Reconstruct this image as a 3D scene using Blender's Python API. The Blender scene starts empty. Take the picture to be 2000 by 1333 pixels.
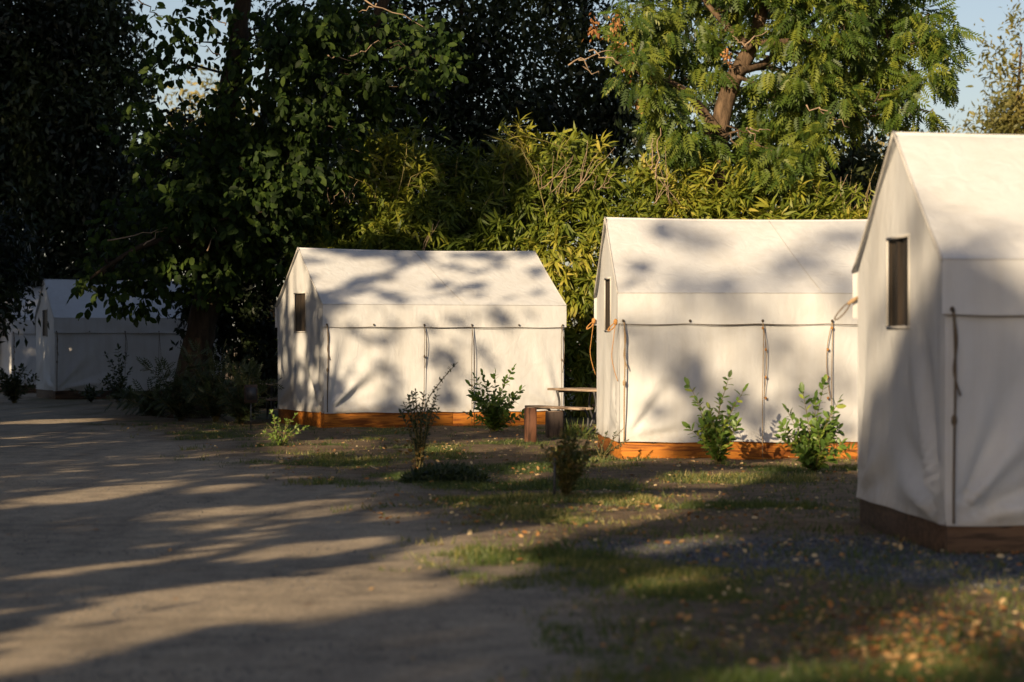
import bpy, math, random
import numpy as np
from mathutils import Vector, Matrix

rng = np.random.default_rng(7)
random.seed(7)
scene = bpy.context.scene
C = scene.collection

# ------------------------------------------------------------------ camera, sky, sun, exposure
CAM_H = 1.57
FPX = 85.0 / 36.0 * 2000.0
cam_data = bpy.data.cameras.new('camera')
cam_data.lens = 85.0
cam_data.sensor_width = 36.0
cam_data.clip_start = 0.2
cam_data.clip_end = 3000.0
cam_data.dof.use_dof = True
cam_data.dof.focus_distance = 42.0
cam_data.dof.aperture_fstop = 2.0
cam = bpy.data.objects.new('camera', cam_data)
cam.location = (0, 0, CAM_H)
cam.rotation_euler = (math.radians(90), 0, 0)
C.objects.link(cam)
scene.camera = cam

SUN_AZ = math.radians(27)      # left of straight behind the camera
SUN_EL = math.radians(19)
S = np.array([-math.sin(SUN_AZ) * math.cos(SUN_EL), -math.cos(SUN_AZ) * math.cos(SUN_EL), math.sin(SUN_EL)])
E_U = np.array([math.cos(SUN_AZ), -math.sin(SUN_AZ), 0.0])
E_V = np.cross(S, E_U) * -1
if E_V[2] < 0: E_V = -E_V

world = bpy.data.worlds.new('World')
scene.world = world
world.use_nodes = True
nt = world.node_tree
nt.nodes.clear()
sky = nt.nodes.new('ShaderNodeTexSky')
sky.sky_type = 'NISHITA'
sky.sun_disc = False
sky.sun_elevation = SUN_EL
sky.sun_rotation = math.radians(180) + SUN_AZ
sky.altitude = 100
sky.air_density = 1.0
sky.dust_density = 1.2
sky.ozone_density = 1.0
bg = nt.nodes.new('ShaderNodeBackground')
bg.inputs['Strength'].default_value = 0.057
wo = nt.nodes.new('ShaderNodeOutputWorld')
hs = nt.nodes.new('ShaderNodeHueSaturation')
hs.inputs['Saturation'].default_value = 0.9
gm = nt.nodes.new('ShaderNodeMix')
gm.data_type = 'RGBA'
gm.blend_type = 'MULTIPLY'
gm.inputs[0].default_value = 1.0
gm.inputs[7].default_value = (1.06, 0.99, 1.02, 1)
nt.links.new(sky.outputs[0], gm.inputs[6])
nt.links.new(gm.outputs[2], hs.inputs['Color'])
nt.links.new(hs.outputs[0], bg.inputs[0])
nt.links.new(bg.outputs[0], wo.inputs[0])

sun_data = bpy.data.lights.new('sun', 'SUN')
sun_data.energy = 5.0
sun_data.angle = math.radians(0.53)
sun_data.color = (1.0, 0.77, 0.49)
sun = bpy.data.objects.new('sun', sun_data)
sun.rotation_euler = Vector(S).to_track_quat('Z', 'Y').to_euler()
sun.location = (-20, -40, 30)
C.objects.link(sun)

vs = scene.view_settings
vs.view_transform = 'Standard'
vs.look = 'None'
vs.exposure = 0.88
vs.gamma = 1.0
vs.use_curve_mapping = False
scene.render.engine = 'CYCLES'
scene.cycles.use_denoising = True
scene.cycles.max_bounces = 6
scene.cycles.diffuse_bounces = 3
scene.cycles.glossy_bounces = 2
scene.cycles.transmission_bounces = 3
scene.cycles.transparent_max_bounces = 4
scene.cycles.sample_clamp_indirect = 4.0


# ------------------------------------------------------------------ helpers
def at(x, y, d):
    """photo pixel (2000 x 1333) at depth d -> world point"""
    return np.array([(x - 1000.0) / FPX * d, d, CAM_H - (y - 666.5) / FPX * d])

def ground_d(y):
    return FPX * CAM_H / (y - 666.5)

def tag(o, label=None, cat=None, group=None, kind=None):
    if label: o['label'] = label
    if cat: o['category'] = cat
    if group: o['group'] = group
    if kind: o['kind'] = kind
    return o

def thing(name, label, cat, loc=(0, 0, 0), rz=0.0, group=None):
    o = bpy.data.objects.new(name, None)
    o.empty_display_size = 0.2
    C.objects.link(o)
    o.location = [float(c) for c in loc]
    o.rotation_euler = (0, 0, rz)
    return tag(o, label, cat, group)

def np_mesh(name, V, F, tint=None, smooth=True, attrs=None):
    V = np.asarray(V, dtype=np.float32)
    me = bpy.data.meshes.new(name)
    me.vertices.add(len(V))
    me.vertices.foreach_set('co', V.ravel())
    if not isinstance(F, list): F = [F]
    F = [np.asarray(f, dtype=np.int32) for f in F if len(f)]
    nl = sum(f.size for f in F); npoly = sum(len(f) for f in F)
    me.loops.add(nl)
    me.loops.foreach_set('vertex_index', np.concatenate([f.ravel() for f in F]))
    me.polygons.add(npoly)
    tot = np.concatenate([np.full(len(f), f.shape[1], np.int32) for f in F])
    st = np.concatenate([[0], np.cumsum(tot)[:-1]]).astype(np.int32)
    me.polygons.foreach_set('loop_start', st)
    me.polygons.foreach_set('loop_total', tot)
    if smooth:
        me.polygons.foreach_set('use_smooth', np.ones(npoly, dtype=bool))
    if tint is not None:
        a = me.attributes.new('tint', 'FLOAT', 'POINT')
        a.data.foreach_set('value', np.asarray(tint, np.float32))
    for k, v in (attrs or {}).items():
        a = me.attributes.new(k, 'FLOAT', 'POINT')
        a.data.foreach_set('value', np.asarray(v, np.float32))
    me.update(calc_edges=True)
    me.validate()
    return me

def link(name, me, mat, parent=None):
    o = bpy.data.objects.new(name, me)
    if mat is not None and len(me.materials) == 0: me.materials.append(mat)
    C.objects.link(o)
    if parent is not None: o.parent = parent
    return o

class MB:
    """collects geometry for one mesh object"""
    def __init__(s): s.V = []; s.Q = []; s.T = []; s.n = 0
    def add(s, V, Q=None, T=None):
        V = np.asarray(V, float)
        s.V.append(V)
        if Q is not None and len(Q): s.Q.append(np.asarray(Q, int) + s.n)
        if T is not None and len(T): s.T.append(np.asarray(T, int) + s.n)
        s.n += len(V); return s
    def box(s, a, b, bev=0.0):
        x0, y0, z0 = a; x1, y1, z1 = b
        if bev <= 0:
            V = [(x, y, z) for z in (z0, z1) for y in (y0, y1) for x in (x0, x1)]
            return s.add(V, [(0, 2, 3, 1), (4, 5, 7, 6), (0, 1, 5, 4), (2, 6, 7, 3), (0, 4, 6, 2), (1, 3, 7, 5)])
        # chamfered: three nested slabs in z with inset corners
        def ring(z, i):
            return [(x0 + i, y0, z), (x1 - i, y0, z), (x1, y0 + i, z), (x1, y1 - i, z), (x1 - i, y1, z), (x0 + i, y1, z), (x0, y1 - i, z), (x0, y0 + i, z)]
        def inner(z):
            i = bev
            return [(x0 + i, y0 + i, z), (x1 - i, y0 + i, z), (x1 - i, y0 + i, z), (x1 - i, y1 - i, z), (x1 - i, y1 - i, z), (x0 + i, y1 - i, z), (x0 + i, y1 - i, z), (x0 + i, y0 + i, z)]
        V = inner(z0) + ring(z0 + bev, bev) + ring(z1 - bev, bev) + inner(z1)
        Q = []
        for k in range(3):
            for j in range(8):
                Q.append((k * 8 + j, k * 8 + (j + 1) % 8, k * 8 + 8 + (j + 1) % 8, k * 8 + 8 + j))
        Q.append((0, 5, 3, 1)); Q.append((24 + 1, 24 + 3, 24 + 5, 24 + 0))
        return s.add(V, Q)
    def tube(s, P, R, n=7, cap=True):
        P = np.asarray(P, float); R = np.broadcast_to(np.asarray(R, float), (len(P),))
        T = np.gradient(P, axis=0); T /= np.linalg.norm(T, axis=1, keepdims=True) + 1e-9
        up = np.array([0.31, 0.17, 0.93]) if abs(T[0] @ np.array([.31, .17, .93])) < .9 else np.array([1., 0, 0.2])
        V = []
        for p, t, r in zip(P, T, R):
            a = np.cross(up, t); a /= np.linalg.norm(a) + 1e-9
            b = np.cross(t, a); up = b if abs(b @ t) < .5 else up
            th = np.arange(n) * 2 * np.pi / n
            V.append(p + r * (np.cos(th)[:, None] * a + np.sin(th)[:, None] * b))
            up = b
        k = len(P)
        V = np.concatenate(V)
        Q = [(i * n + j, i * n + (j + 1) % n, (i + 1) * n + (j + 1) % n, (i + 1) * n + j) for i in range(k - 1) for j in range(n)]
        Tt = []
        if cap:
            V = np.vstack([V, P[:1], P[-1:]])
            Tt = [(j, k * n, (j + 1) % n) for j in range(n)] + [((k - 1) * n + j, (k - 1) * n + (j + 1) % n, k * n + 1) for j in range(n)]
        return s.add(V, Q, Tt)
    def ball(s, c, r, nu=8, nv=5):
        V = []; Q = []
        r = np.broadcast_to(np.asarray(r, float), (3,))
        for i in range(nv + 1):
            ph = math.pi * i / nv
            for j in range(nu):
                th = 2 * math.pi * j / nu
                V.append((c[0] + r[0] * math.sin(ph) * math.cos(th), c[1] + r[1] * math.sin(ph) * math.sin(th), c[2] + r[2] * math.cos(ph)))
        for i in range(nv):
            for j in range(nu): Q.append((i * nu + j, (i + 1) * nu + j, (i + 1) * nu + (j + 1) % nu, i * nu + (j + 1) % nu))
        return s.add(V, Q)
    def build(s, name, mat, parent=None, smooth=True, origin=None, tint=None):
        V = np.concatenate(s.V)
        if origin is not None: V = V - np.asarray(origin, float)
        F = []
        if s.Q: F.append(np.concatenate(s.Q))
        if s.T: F.append(np.concatenate(s.T))
        me = np_mesh(name, V, F, smooth=smooth, tint=tint)
        return link(name, me, mat, parent)

def wobble(P0, P1, n=8, amp=0.05, sag=0.0):
    t = np.linspace(0, 1, n)[:, None]
    P = np.asarray(P0) * (1 - t) + np.asarray(P1) * t
    P[1:-1] += rng.normal(0, amp, (n - 2, 3))
    P[:, 2] -= sag * 4 * (t * (1 - t))[:, 0]
    return P

def smooth_path(pts, n=24):
    pts = np.asarray(pts, float)
    k = len(pts); t = np.linspace(0, k - 1, n); out = []
    for v in t:
        i = min(int(v), k - 2); f = v - i
        p0 = pts[max(i - 1, 0)]; p1 = pts[i]; p2 = pts[i + 1]; p3 = pts[min(i + 2, k - 1)]
        out.append(0.5 * ((2 * p1) + (-p0 + p2) * f + (2 * p0 - 5 * p1 + 4 * p2 - p3) * f * f + (-p0 + 3 * p1 - 3 * p2 + p3) * f ** 3))
    return np.array(out)

# value noise for layout (ground height, grass patches)
_tab = rng.random((256, 256))
def vnoise(x, y):
    x = np.asarray(x, float); y = np.asarray(y, float)
    xi = np.floor(x).astype(int); yi = np.floor(y).astype(int)
    fx = x - xi; fy = y - yi
    fx = fx * fx * (3 - 2 * fx); fy = fy * fy * (3 - 2 * fy)
    g = lambda a, b: _tab[a % 256, b % 256]
    return (g(xi, yi) * (1 - fx) + g(xi + 1, yi) * fx) * (1 - fy) + (g(xi, yi + 1) * (1 - fx) + g(xi + 1, yi + 1) * fx) * fy
def fbm(x, y, o=4):
    s = 0; a = .5; tot = 0
    for k in range(o):
        s = s + a * vnoise(x * 2 ** k + 17 * k, y * 2 ** k + 31 * k); tot += a; a *= .5
    return s / tot

def unit(v):
    v = np.asarray(v, float)
    return v / (np.linalg.norm(v, axis=-1, keepdims=True) + 1e-9)

def frames(D, N):
    """rotation matrices with columns (D, NxD, N)"""
    D = unit(D)
    N = N - (N * D).sum(1, keepdims=True) * D
    N = unit(N)
    B = np.cross(N, D)
    return np.stack([D, B, N], axis=2)

# ------------------------------------------------------------------ materials
def nodes(m):
    m.use_nodes = True
    t = m.node_tree; t.nodes.clear()
    out = t.nodes.new('ShaderNodeOutputMaterial')
    return t, out
def N(t, typ, **kw):
    n = t.nodes.new(typ)
    for k, v in kw.items():
        if hasattr(n, k): setattr(n, k, v)
    return n
def ramp(t, fac, stops):
    r = t.nodes.new('ShaderNodeValToRGB')
    el = r.color_ramp.elements
    while len(el) < len(stops): el.new(0.5)
    for e, (p, c) in zip(el, stops):
        e.position = p; e.color = (*c, 1)
    t.links.new(fac, r.inputs[0])
    return r.outputs[0]
def noise(t, scale, detail=4, rough=.55, vec=None, dist=0.0):
    n = t.nodes.new('ShaderNodeTexNoise')
    n.inputs['Scale'].default_value = scale
    n.inputs['Detail'].default_value = detail
    n.inputs['Roughness'].default_value = rough
    n.inputs['Distortion'].default_value = dist
    if vec is not None: t.links.new(vec, n.inputs['Vector'])
    return n.outputs['Fac']
def mapping(t, scale=(1, 1, 1), coord='Object'):
    c = t.nodes.new('ShaderNodeTexCoord'); m = t.nodes.new('ShaderNodeMapping')
    m.inputs['Scale'].default_value = scale
    t.links.new(c.outputs[coord], m.inputs['Vector'])
    return m.outputs[0]
def mix(t, fac, a, b, typ='MIX'):
    m = t.nodes.new('ShaderNodeMix'); m.data_type = 'RGBA'; m.blend_type = typ
    if isinstance(fac, (int, float)): m.inputs[0].default_value = fac
    else: t.links.new(fac, m.inputs[0])
    for s, v in ((6, a), (7, b)):
        if isinstance(v, tuple): m.inputs[s].default_value = (*v, 1)
        else: t.links.new(v, m.inputs[s])
    return m.outputs[2]
def math_(t, op, a, b=0.0, c=None):
    m = t.nodes.new('ShaderNodeMath'); m.operation = op
    for i, v in enumerate((a, b) + ((c,) if c is not None else ())):
        if isinstance(v, (int, float)): m.inputs[i].default_value = v
        else: t.links.new(v, m.inputs[i])
    return m.outputs[0]
def bsdf(t, col, rough=.8, spec=.3, bump=None, bstr=.3, bdist=.01):
    p = t.nodes.new('ShaderNodeBsdfPrincipled')
    if isinstance(col, tuple): p.inputs['Base Color'].default_value = (*col, 1)
    else: t.links.new(col, p.inputs['Base Color'])
    if isinstance(rough, (int, float)): p.inputs['Roughness'].default_value = rough
    else: t.links.new(rough, p.inputs['Roughness'])
    p.inputs['Specular IOR Level'].default_value = spec
    if bump is not None:
        b = t.nodes.new('ShaderNodeBump')
        b.inputs['Strength'].default_value = bstr; b.inputs['Distance'].default_value = bdist
        t.links.new(bump, b.inputs['Height']); t.links.new(b.outputs[0], p.inputs['Normal'])
    return p

def mat_canvas(name, base, stain, dirt=True):
    m = bpy.data.materials.new(name); t, out = nodes(m)
    v = mapping(t)
    n1 = noise(t, 1.1, 6, .62, v); n2 = noise(t, 9, 4, .6, v)
    streak = noise(t, 3.0, 5, .6, mapping(t, (2.2, 2.2, .22)))
    weave = noise(t, 160, 2, .5, v)
    col = ramp(t, math_(t, 'ADD', math_(t, 'MULTIPLY', n1, .6), math_(t, 'MULTIPLY', streak, .4)), [(.36, stain), (.56, base)])
    if dirt:
        sp = t.nodes.new('ShaderNodeSeparateXYZ'); c = t.nodes.new('ShaderNodeTexCoord'); t.links.new(c.outputs['Object'], sp.inputs[0])
        low = t.nodes.new('ShaderNodeMapRange'); low.inputs[1].default_value = .22; low.inputs[2].default_value = .62; low.inputs[3].default_value = 1; low.inputs[4].default_value = 0
        t.links.new(sp.outputs[2], low.inputs[0])
        spl = ramp(t, math_(t, 'MULTIPLY', low.outputs[0], n2), [(.22, (0, 0, 0)), (.62, (1, 1, 1))])
        col = mix(t, math_(t, 'MULTIPLY', spl, .55), col, (.36, .31, .25))
    h = math_(t, 'ADD', math_(t, 'MULTIPLY', noise(t, 4.5, 3, .5, mapping(t, (1, 1, .6)), 1.2), 1.0), math_(t, 'MULTIPLY', weave, .10))
    p = bsdf(t, col, .88, .15, h, .4, .03)
    tr = t.nodes.new('ShaderNodeBsdfTranslucent'); t.links.new(col, tr.inputs[0])
    mx = t.nodes.new('ShaderNodeMixShader'); mx.inputs[0].default_value = .10
    t.links.new(p.outputs[0], mx.inputs[1]); t.links.new(tr.outputs[0], mx.inputs[2])
    t.links.new(mx.outputs[0], out.inputs[0]); return m

def mat_wood(name, a, b, knots=True, scale=(1.2, 14, 14), rough=.75):
    m = bpy.data.materials.new(name); t, out = nodes(m)
    v = mapping(t, scale)
    oi = N(t, 'ShaderNodeObjectInfo')
    va = t.nodes.new('ShaderNodeVectorMath'); va.operation = 'ADD'
    t.links.new(v, va.inputs[0])
    cx = t.nodes.new('ShaderNodeCombineXYZ'); t.links.new(math_(t, 'MULTIPLY', oi.outputs['Random'], 37.0), cx.inputs[0]); t.links.new(cx.outputs[0], va.inputs[1])
    g = noise(t, 1.6, 6, .65, va.outputs[0], .6)
    g2 = noise(t, .7, 2, .5, va.outputs[0], .2)
    col = ramp(t, g, [(.28, tuple(c * .6 for c in a)), (.42, a), (.52, b), (.75, tuple(min(1, c * 1.3) for c in b))])
    col = mix(t, math_(t, 'MULTIPLY', g2, .5), col, a)
    if knots:
        vo = t.nodes.new('ShaderNodeTexVoronoi'); vo.inputs['Scale'].default_value = .9
        t.links.new(mapping(t, (2.2, 5, 6)), vo.inputs['Vector'])
        k = ramp(t, vo.outputs['Distance'], [(.07, (0, 0, 0)), (.14, (1, 1, 1))])
        col = mix(t, .8, col, k, 'MULTIPLY')
    p = bsdf(t, col, rough, .25, g, .35, .006)
    t.links.new(p.outputs[0], out.inputs[0]); return m

def mat_leaf(name, stops, trans=.3, rough=.5, spec=.35, tcol=None):
    m = bpy.data.materials.new(name); t, out = nodes(m)
    a = N(t, 'ShaderNodeAttribute'); a.attribute_name = 'tint'
    oi = N(t, 'ShaderNodeObjectInfo')
    f = math_(t, 'ADD', a.outputs['Fac'], math_(t, 'MULTIPLY', math_(t, 'SUBTRACT', oi.outputs['Random'], .5), .35))
    col = ramp(t, f, stops)
    p = bsdf(t, col, rough, spec)
    tr = t.nodes.new('ShaderNodeBsdfTranslucent')
    tc = mix(t, 1.0, col, tcol or (1.3, 1.25, .5), 'MULTIPLY')
    t.links.new(tc, tr.inputs[0])
    mx = t.nodes.new('ShaderNodeMixShader'); mx.inputs[0].default_value = trans
    t.links.new(p.outputs[0], mx.inputs[1]); t.links.new(tr.outputs[0], mx.inputs[2])
    t.links.new(mx.outputs[0], out.inputs[0]); return m

def mat_bark(name, a, b, scale=6):
    m = bpy.data.materials.new(name); t, out = nodes(m)
    v = mapping(t, (1, 1, .22))
    n = noise(t, scale, 6, .7, v, .4)
    col = ramp(t, n, [(.3, a), (.65, b)])
    p = bsdf(t, col, .92, .15, n, .9, .05)
    t.links.new(p.outputs[0], out.inputs[0]); return m

def mat_plain(name, col, rough=.7, spec=.3, var=.25, scale=12):
    m = bpy.data.materials.new(name); t, out = nodes(m)
    n = noise(t, scale, 4, .6, mapping(t))
    c = ramp(t, n, [(.3, tuple(x * (1 - var) for x in col)), (.7, tuple(min(1, x * (1 + var)) for x in col))])
    p = bsdf(t, c, rough, spec, n, .2, .004)
    t.links.new(p.outputs[0], out.inputs[0]); return m

M = {}
M['canvas'] = mat_canvas('canvas', (.56, .57, .58), (.50, .50, .495))
M['hem'] = mat_canvas('canvas_hem', (.52, .505, .48), (.42, .395, .36), False)
M['board'] = mat_wood('stained_board', (.17, .050, .007), (.40, .145, .016))
M['board_dark'] = mat_wood('dark_board', (.035, .022, .014), (.11, .066, .04))  # darker brown board colour used on three of the tents
M['post'] = mat_wood('weathered_post', (.07, .035, .022), (.20, .09, .05), False, (10, 10, 1.2))
M['post_dark'] = mat_wood('dark_post', (.025, .018, .014), (.07, .05, .04), False, (10, 10, 1.2))
M['plank'] = mat_wood('weathered_plank', (.17, .12, .085), (.36, .28, .21), False)
M['metal'] = mat_plain('dark_metal', (.035, .035, .038), .5, .5)
M['screen'] = mat_wood('window_screen', (.012, .010, .008), (.055, .040, .028), False, (1, 9, .25), .6)
M['rope'] = mat_plain('sisal_rope', (.30, .21, .12), .9, .1, .3, 60)
M['rope_orange'] = mat_plain('orange_rope', (.36, .18, .06), .85, .1, .3, 60)
M['rope_dark'] = mat_plain('weathered_rope', (.12, .09, .06), .9, .1, .3, 60)
M['button'] = mat_plain('dark_button', (.06, .045, .03), .6)
M['bark'] = mat_bark('dark_bark', (.016, .012, .008), (.062, .044, .029))
M['bark_pale'] = mat_bark('furrowed_bark', (.025, .018, .012), (.15, .10, .062), 9)
M['twig'] = mat_plain('pale_twig', (.26, .19, .13), .9, .1)
M['stem'] = mat_plain('green_stem', (.12, .10, .04), .8, .2)
G = lambda *c: c
M['big_leaf'] = mat_leaf('broad_leaf', [(0, G(.012, .024, .006)), (.6, G(.027, .054, .010)), (1, G(.065, .10, .018))], .45, .6, .18)
M['fine_leaf'] = mat_leaf('fine_evergreen_leaf', [(0, G(.008, .014, .006)), (.5, G(.022, .036, .012)), (1, G(.065, .08, .024))], .25)
M['frond'] = mat_leaf('pinnate_leaf', [(0, G(.024, .05, .009)), (.5, G(.07, .115, .016)), (1, G(.19, .215, .028))], .4)
M['bamboo'] = mat_leaf('bamboo_leaf', [(0, G(.06, .09, .013)), (.4, G(.15, .185, .022)), (.76, G(.30, .285, .036)), (1, G(.52, .42, .11))], .36)
M['culm'] = mat_plain('bamboo_culm', (.20, .165, .065), .6)
M['shrub'] = mat_leaf('shrub_leaf', [(0, G(.055, .105, .02)), (.65, G(.12, .20, .034)), (1, G(.27, .31, .045))], .35, .4, .45)
M['shrub_light'] = mat_leaf('light_shrub_leaf', [(0, G(.07, .12, .02)), (.6, G(.12, .19, .03)), (1, G(.24, .22, .04))], .3)
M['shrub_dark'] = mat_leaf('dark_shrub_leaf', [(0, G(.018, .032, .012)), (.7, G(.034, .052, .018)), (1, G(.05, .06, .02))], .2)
M['rust_leaf'] = mat_leaf('bronze_leaf', [(0, G(.06, .05, .018)), (.5, G(.13, .085, .025)), (1, G(.30, .15, .03))], .3)
M['olive_bush'] = mat_leaf('olive_bush_leaf', [(0, G(.035, .052, .014)), (.6, G(.075, .09, .022)), (1, G(.18, .12, .03))], .3)
M['dead_leaf'] = mat_leaf('dry_leaf', [(0, G(.16, .065, .025)), (.4, G(.30, .14, .05)), (.75, G(.42, .27, .12)), (1, G(.55, .44, .26))], .15, .8, .15, (1.2, 1, .7))
M['grass'] = mat_leaf('grass_blade', [(0, G(.035, .062, .014)), (.55, G(.07, .10, .022)), (.8, G(.19, .17, .05)), (1, G(.36, .29, .12))], .25)
M['far_leaf'] = mat_leaf('olive_leaf', [(0, G(.11, .11, .03)), (.6, G(.22, .19, .055)), (1, G(.34, .27, .10))], .35)
M['gravel'] = mat_leaf('gravel_stone', [(0, G(.045, .05, .06)), (.6, G(.10, .105, .118)), (1, G(.22, .21, .20))], 0.0, .85, .2)
M['sign'] = mat_plain('sign_plate', (.035, .022, .018), .6)

def mat_ground():
    m = bpy.data.materials.new('dirt_ground'); t, out = nodes(m)
    v = mapping(t)
    def attr(n):
        a = N(t, 'ShaderNodeAttribute'); a.attribute_name = n; return a.outputs['Fac']
    n1 = noise(t, .35, 6, .6, v); n2 = noise(t, 3.5, 6, .65, v); n3 = noise(t, 38, 4, .7, v); n4 = noise(t, 120, 3, .7, v)
    road = ramp(t, math_(t, 'ADD', math_(t, 'MULTIPLY', n2, .55), math_(t, 'MULTIPLY', n1, .45)), [(.38, (.21, .178, .138)), (.5, (.32, .268, .203)), (.68, (.415, .345, .26))])
    rut = noise(t, 1.0, 4, .6, mapping(t, (1.6, .16, 1)), .5)
    road = mix(t, .55, road, ramp(t, rut, [(.36, (.62, .62, .64)), (.5, (1, 1, 1)), (.66, (1.15, 1.13, 1.08))]), 'MULTIPLY')
    road = mix(t, .75, road, ramp(t, n3, [(.3, (.3, .31, .33)), (.5, (1, 1, 1)), (.72, (1.45, 1.4, 1.3))]), 'MULTIPLY')
    road = mix(t, .6, road, ramp(t, n4, [(.35, (.4, .4, .42)), (.5, (1, 1, 1)), (.7, (1.5, 1.45, 1.4))]), 'MULTIPLY')
    mulch = ramp(t, math_(t, 'ADD', math_(t, 'MULTIPLY', n3, .5), math_(t, 'MULTIPLY', n2, .5)), [(.33, (.05, .037, .024)), (.5, (.14, .10, .062)), (.7, (.29, .21, .13))])
    green = ramp(t, n3, [(.3, (.035, .048, .015)), (.7, (.085, .095, .03))])
    grav = ramp(t, n4, [(.3, (.045, .052, .066)), (.55, (.105, .116, .14)), (.75, (.21, .215, .225))])
    col = mix(t, attr('road'), mulch, road)
    col = mix(t, attr('green'), col, green)
    col = mix(t, attr('gravel'), col, grav)
    h = math_(t, 'ADD', math_(t, 'MULTIPLY', n2, .6), math_(t, 'ADD', math_(t, 'MULTIPLY', n3, .35), math_(t, 'MULTIPLY', n4, .15)))
    p = bsdf(t, col, .95, .12, h, .8, .05)
    t.links.new(p.outputs[0], out.inputs[0]); return m
M['ground'] = mat_ground()

# ------------------------------------------------------------------ ground, road, gravel
EDGE = np.array([(-40, 300), (-26, 120), (-12.5, 66), (-8.6, 50), (-5.4, 39), (-4.1, 34.5), (-2.35, 28.1), (-.75, 22.5), (.15, 17), (.55, 14), (.95, 11), (1.2, 6), (1.4, -20), (1.5, -300)])
def road_mask(x, y):
    ex = np.interp(y, EDGE[::-1, 1], EDGE[::-1, 0])
    wob = (fbm(x * .9, y * .55) - .5) * 2.6 + (fbm(x * 4 + 9, y * 3) - .5) * .8
    return np.clip((ex - x + wob) / 1.7 + .5, 0, 1)
def gravel_mask(x, y):
    # patch along the foot of the nearest tent
    d = 1 - np.hypot((x - 3.4) / 2.9, (y - 17.7) / 2.4)
    return np.clip((d + (fbm(x * 1.3 + 5, y * 1.1) - .5) * .7) * 4, 0, 1) * (1 - road_mask(x, y))
def green_mask(x, y):
    g = fbm(x * .95 + 40, y * .8 + 3, 4)
    near = np.clip((y - 11) / 8, 0, 1)
    return np.clip((g - .555) * 7, 0, 1) * (1 - road_mask(x, y)) * (1 - gravel_mask(x, y)) * (.22 + .78 * near)
def ground_z(x, y):
    r = road_mask(x, y)
    far = np.clip((70 - np.abs(y - 30)) / 20, 0, 1)
    z = ((fbm(x * .5, y * .35 + 11) - .5) * .10 + (fbm(x * 2.3, y * 2.0) - .5) * .05) * (1 - r) + (fbm(x * .35 + 3, y * .2) - .5) * .05 * r + (fbm(x * 2.1 + 8, y * 1.7) - .5) * .018
    z = z + .05 * np.exp(-((x - .9) / 1.2) ** 2 - ((y - 29) / 2.5) ** 2)
    return z * far

def axis(fine0, fine1, step, lim):
    a = list(np.arange(fine0, fine1 + 1e-6, step)); s = step
    while a[-1] < lim: s *= 1.35; a.append(a[-1] + s)
    s = step
    while a[0] > -lim: s *= 1.35; a.insert(0, a[0] - s)
    return np.array(a)
gx = axis(-10, 8, .16, 1500); gy = axis(8, 46, .16, 1500)
X, Y = np.meshgrid(gx, gy)
xf = X.ravel(); yf = Y.ravel()
gv = np.stack([xf, yf, ground_z(xf, yf)], 1)
nx, ny = len(gx), len(gy)
ii, jj = np.meshgrid(np.arange(nx - 1), np.arange(ny - 1))
i0 = (jj * nx + ii).ravel()
gq = np.stack([i0, i0 + 1, i0 + nx + 1, i0 + nx], 1)
r_at = road_mask(xf, yf); g_at = gravel_mask(xf, yf); gr_at = green_mask(xf, yf)
rf = r_at[gq].mean(1) > .5; gf = (g_at[gq].mean(1) > .5) & ~rf
for nm, sel, lab, cat in (('ground', ~rf & ~gf, 'bare earth with leaf litter and thin grass around the tents', 'ground'),
                          ('dirt_road', rf, 'packed grey brown dirt road striped with evening shadows', 'road'),
                          ('gravel_path', gf, 'blue grey gravel at the foot of the nearest tent', 'gravel')):
    f = gq[sel]; us, inv = np.unique(f, return_inverse=True)
    o = link(nm, np_mesh(nm, gv[us], inv.reshape(f.shape), attrs={'road': r_at[us], 'gravel': g_at[us], 'green': gr_at[us]}), M['ground'])
    tag(o, lab, cat, kind='structure')

# ------------------------------------------------------------------ tents
L, W = 4.6, 3.2
ZB, ZF, ZE, ZR = .28, 1.80, 2.20, 3.28
OV = .055        # valance stands this far in front of the wall

def grid(nu, nv, fn, flip=False):
    u = np.linspace(0, 1, nu); v = np.linspace(0, 1, nv)
    U, Vv = np.meshgrid(u, v)
    P = fn(U.ravel(), Vv.ravel())
    a, b = np.meshgrid(np.arange(nu - 1), np.arange(nv - 1))
    k = (b * nu + a).ravel()
    Q = np.stack([k, k + 1, k + nu + 1, k + nu], 1)
    if flip: Q = Q[:, ::-1]
    return P, Q

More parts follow.
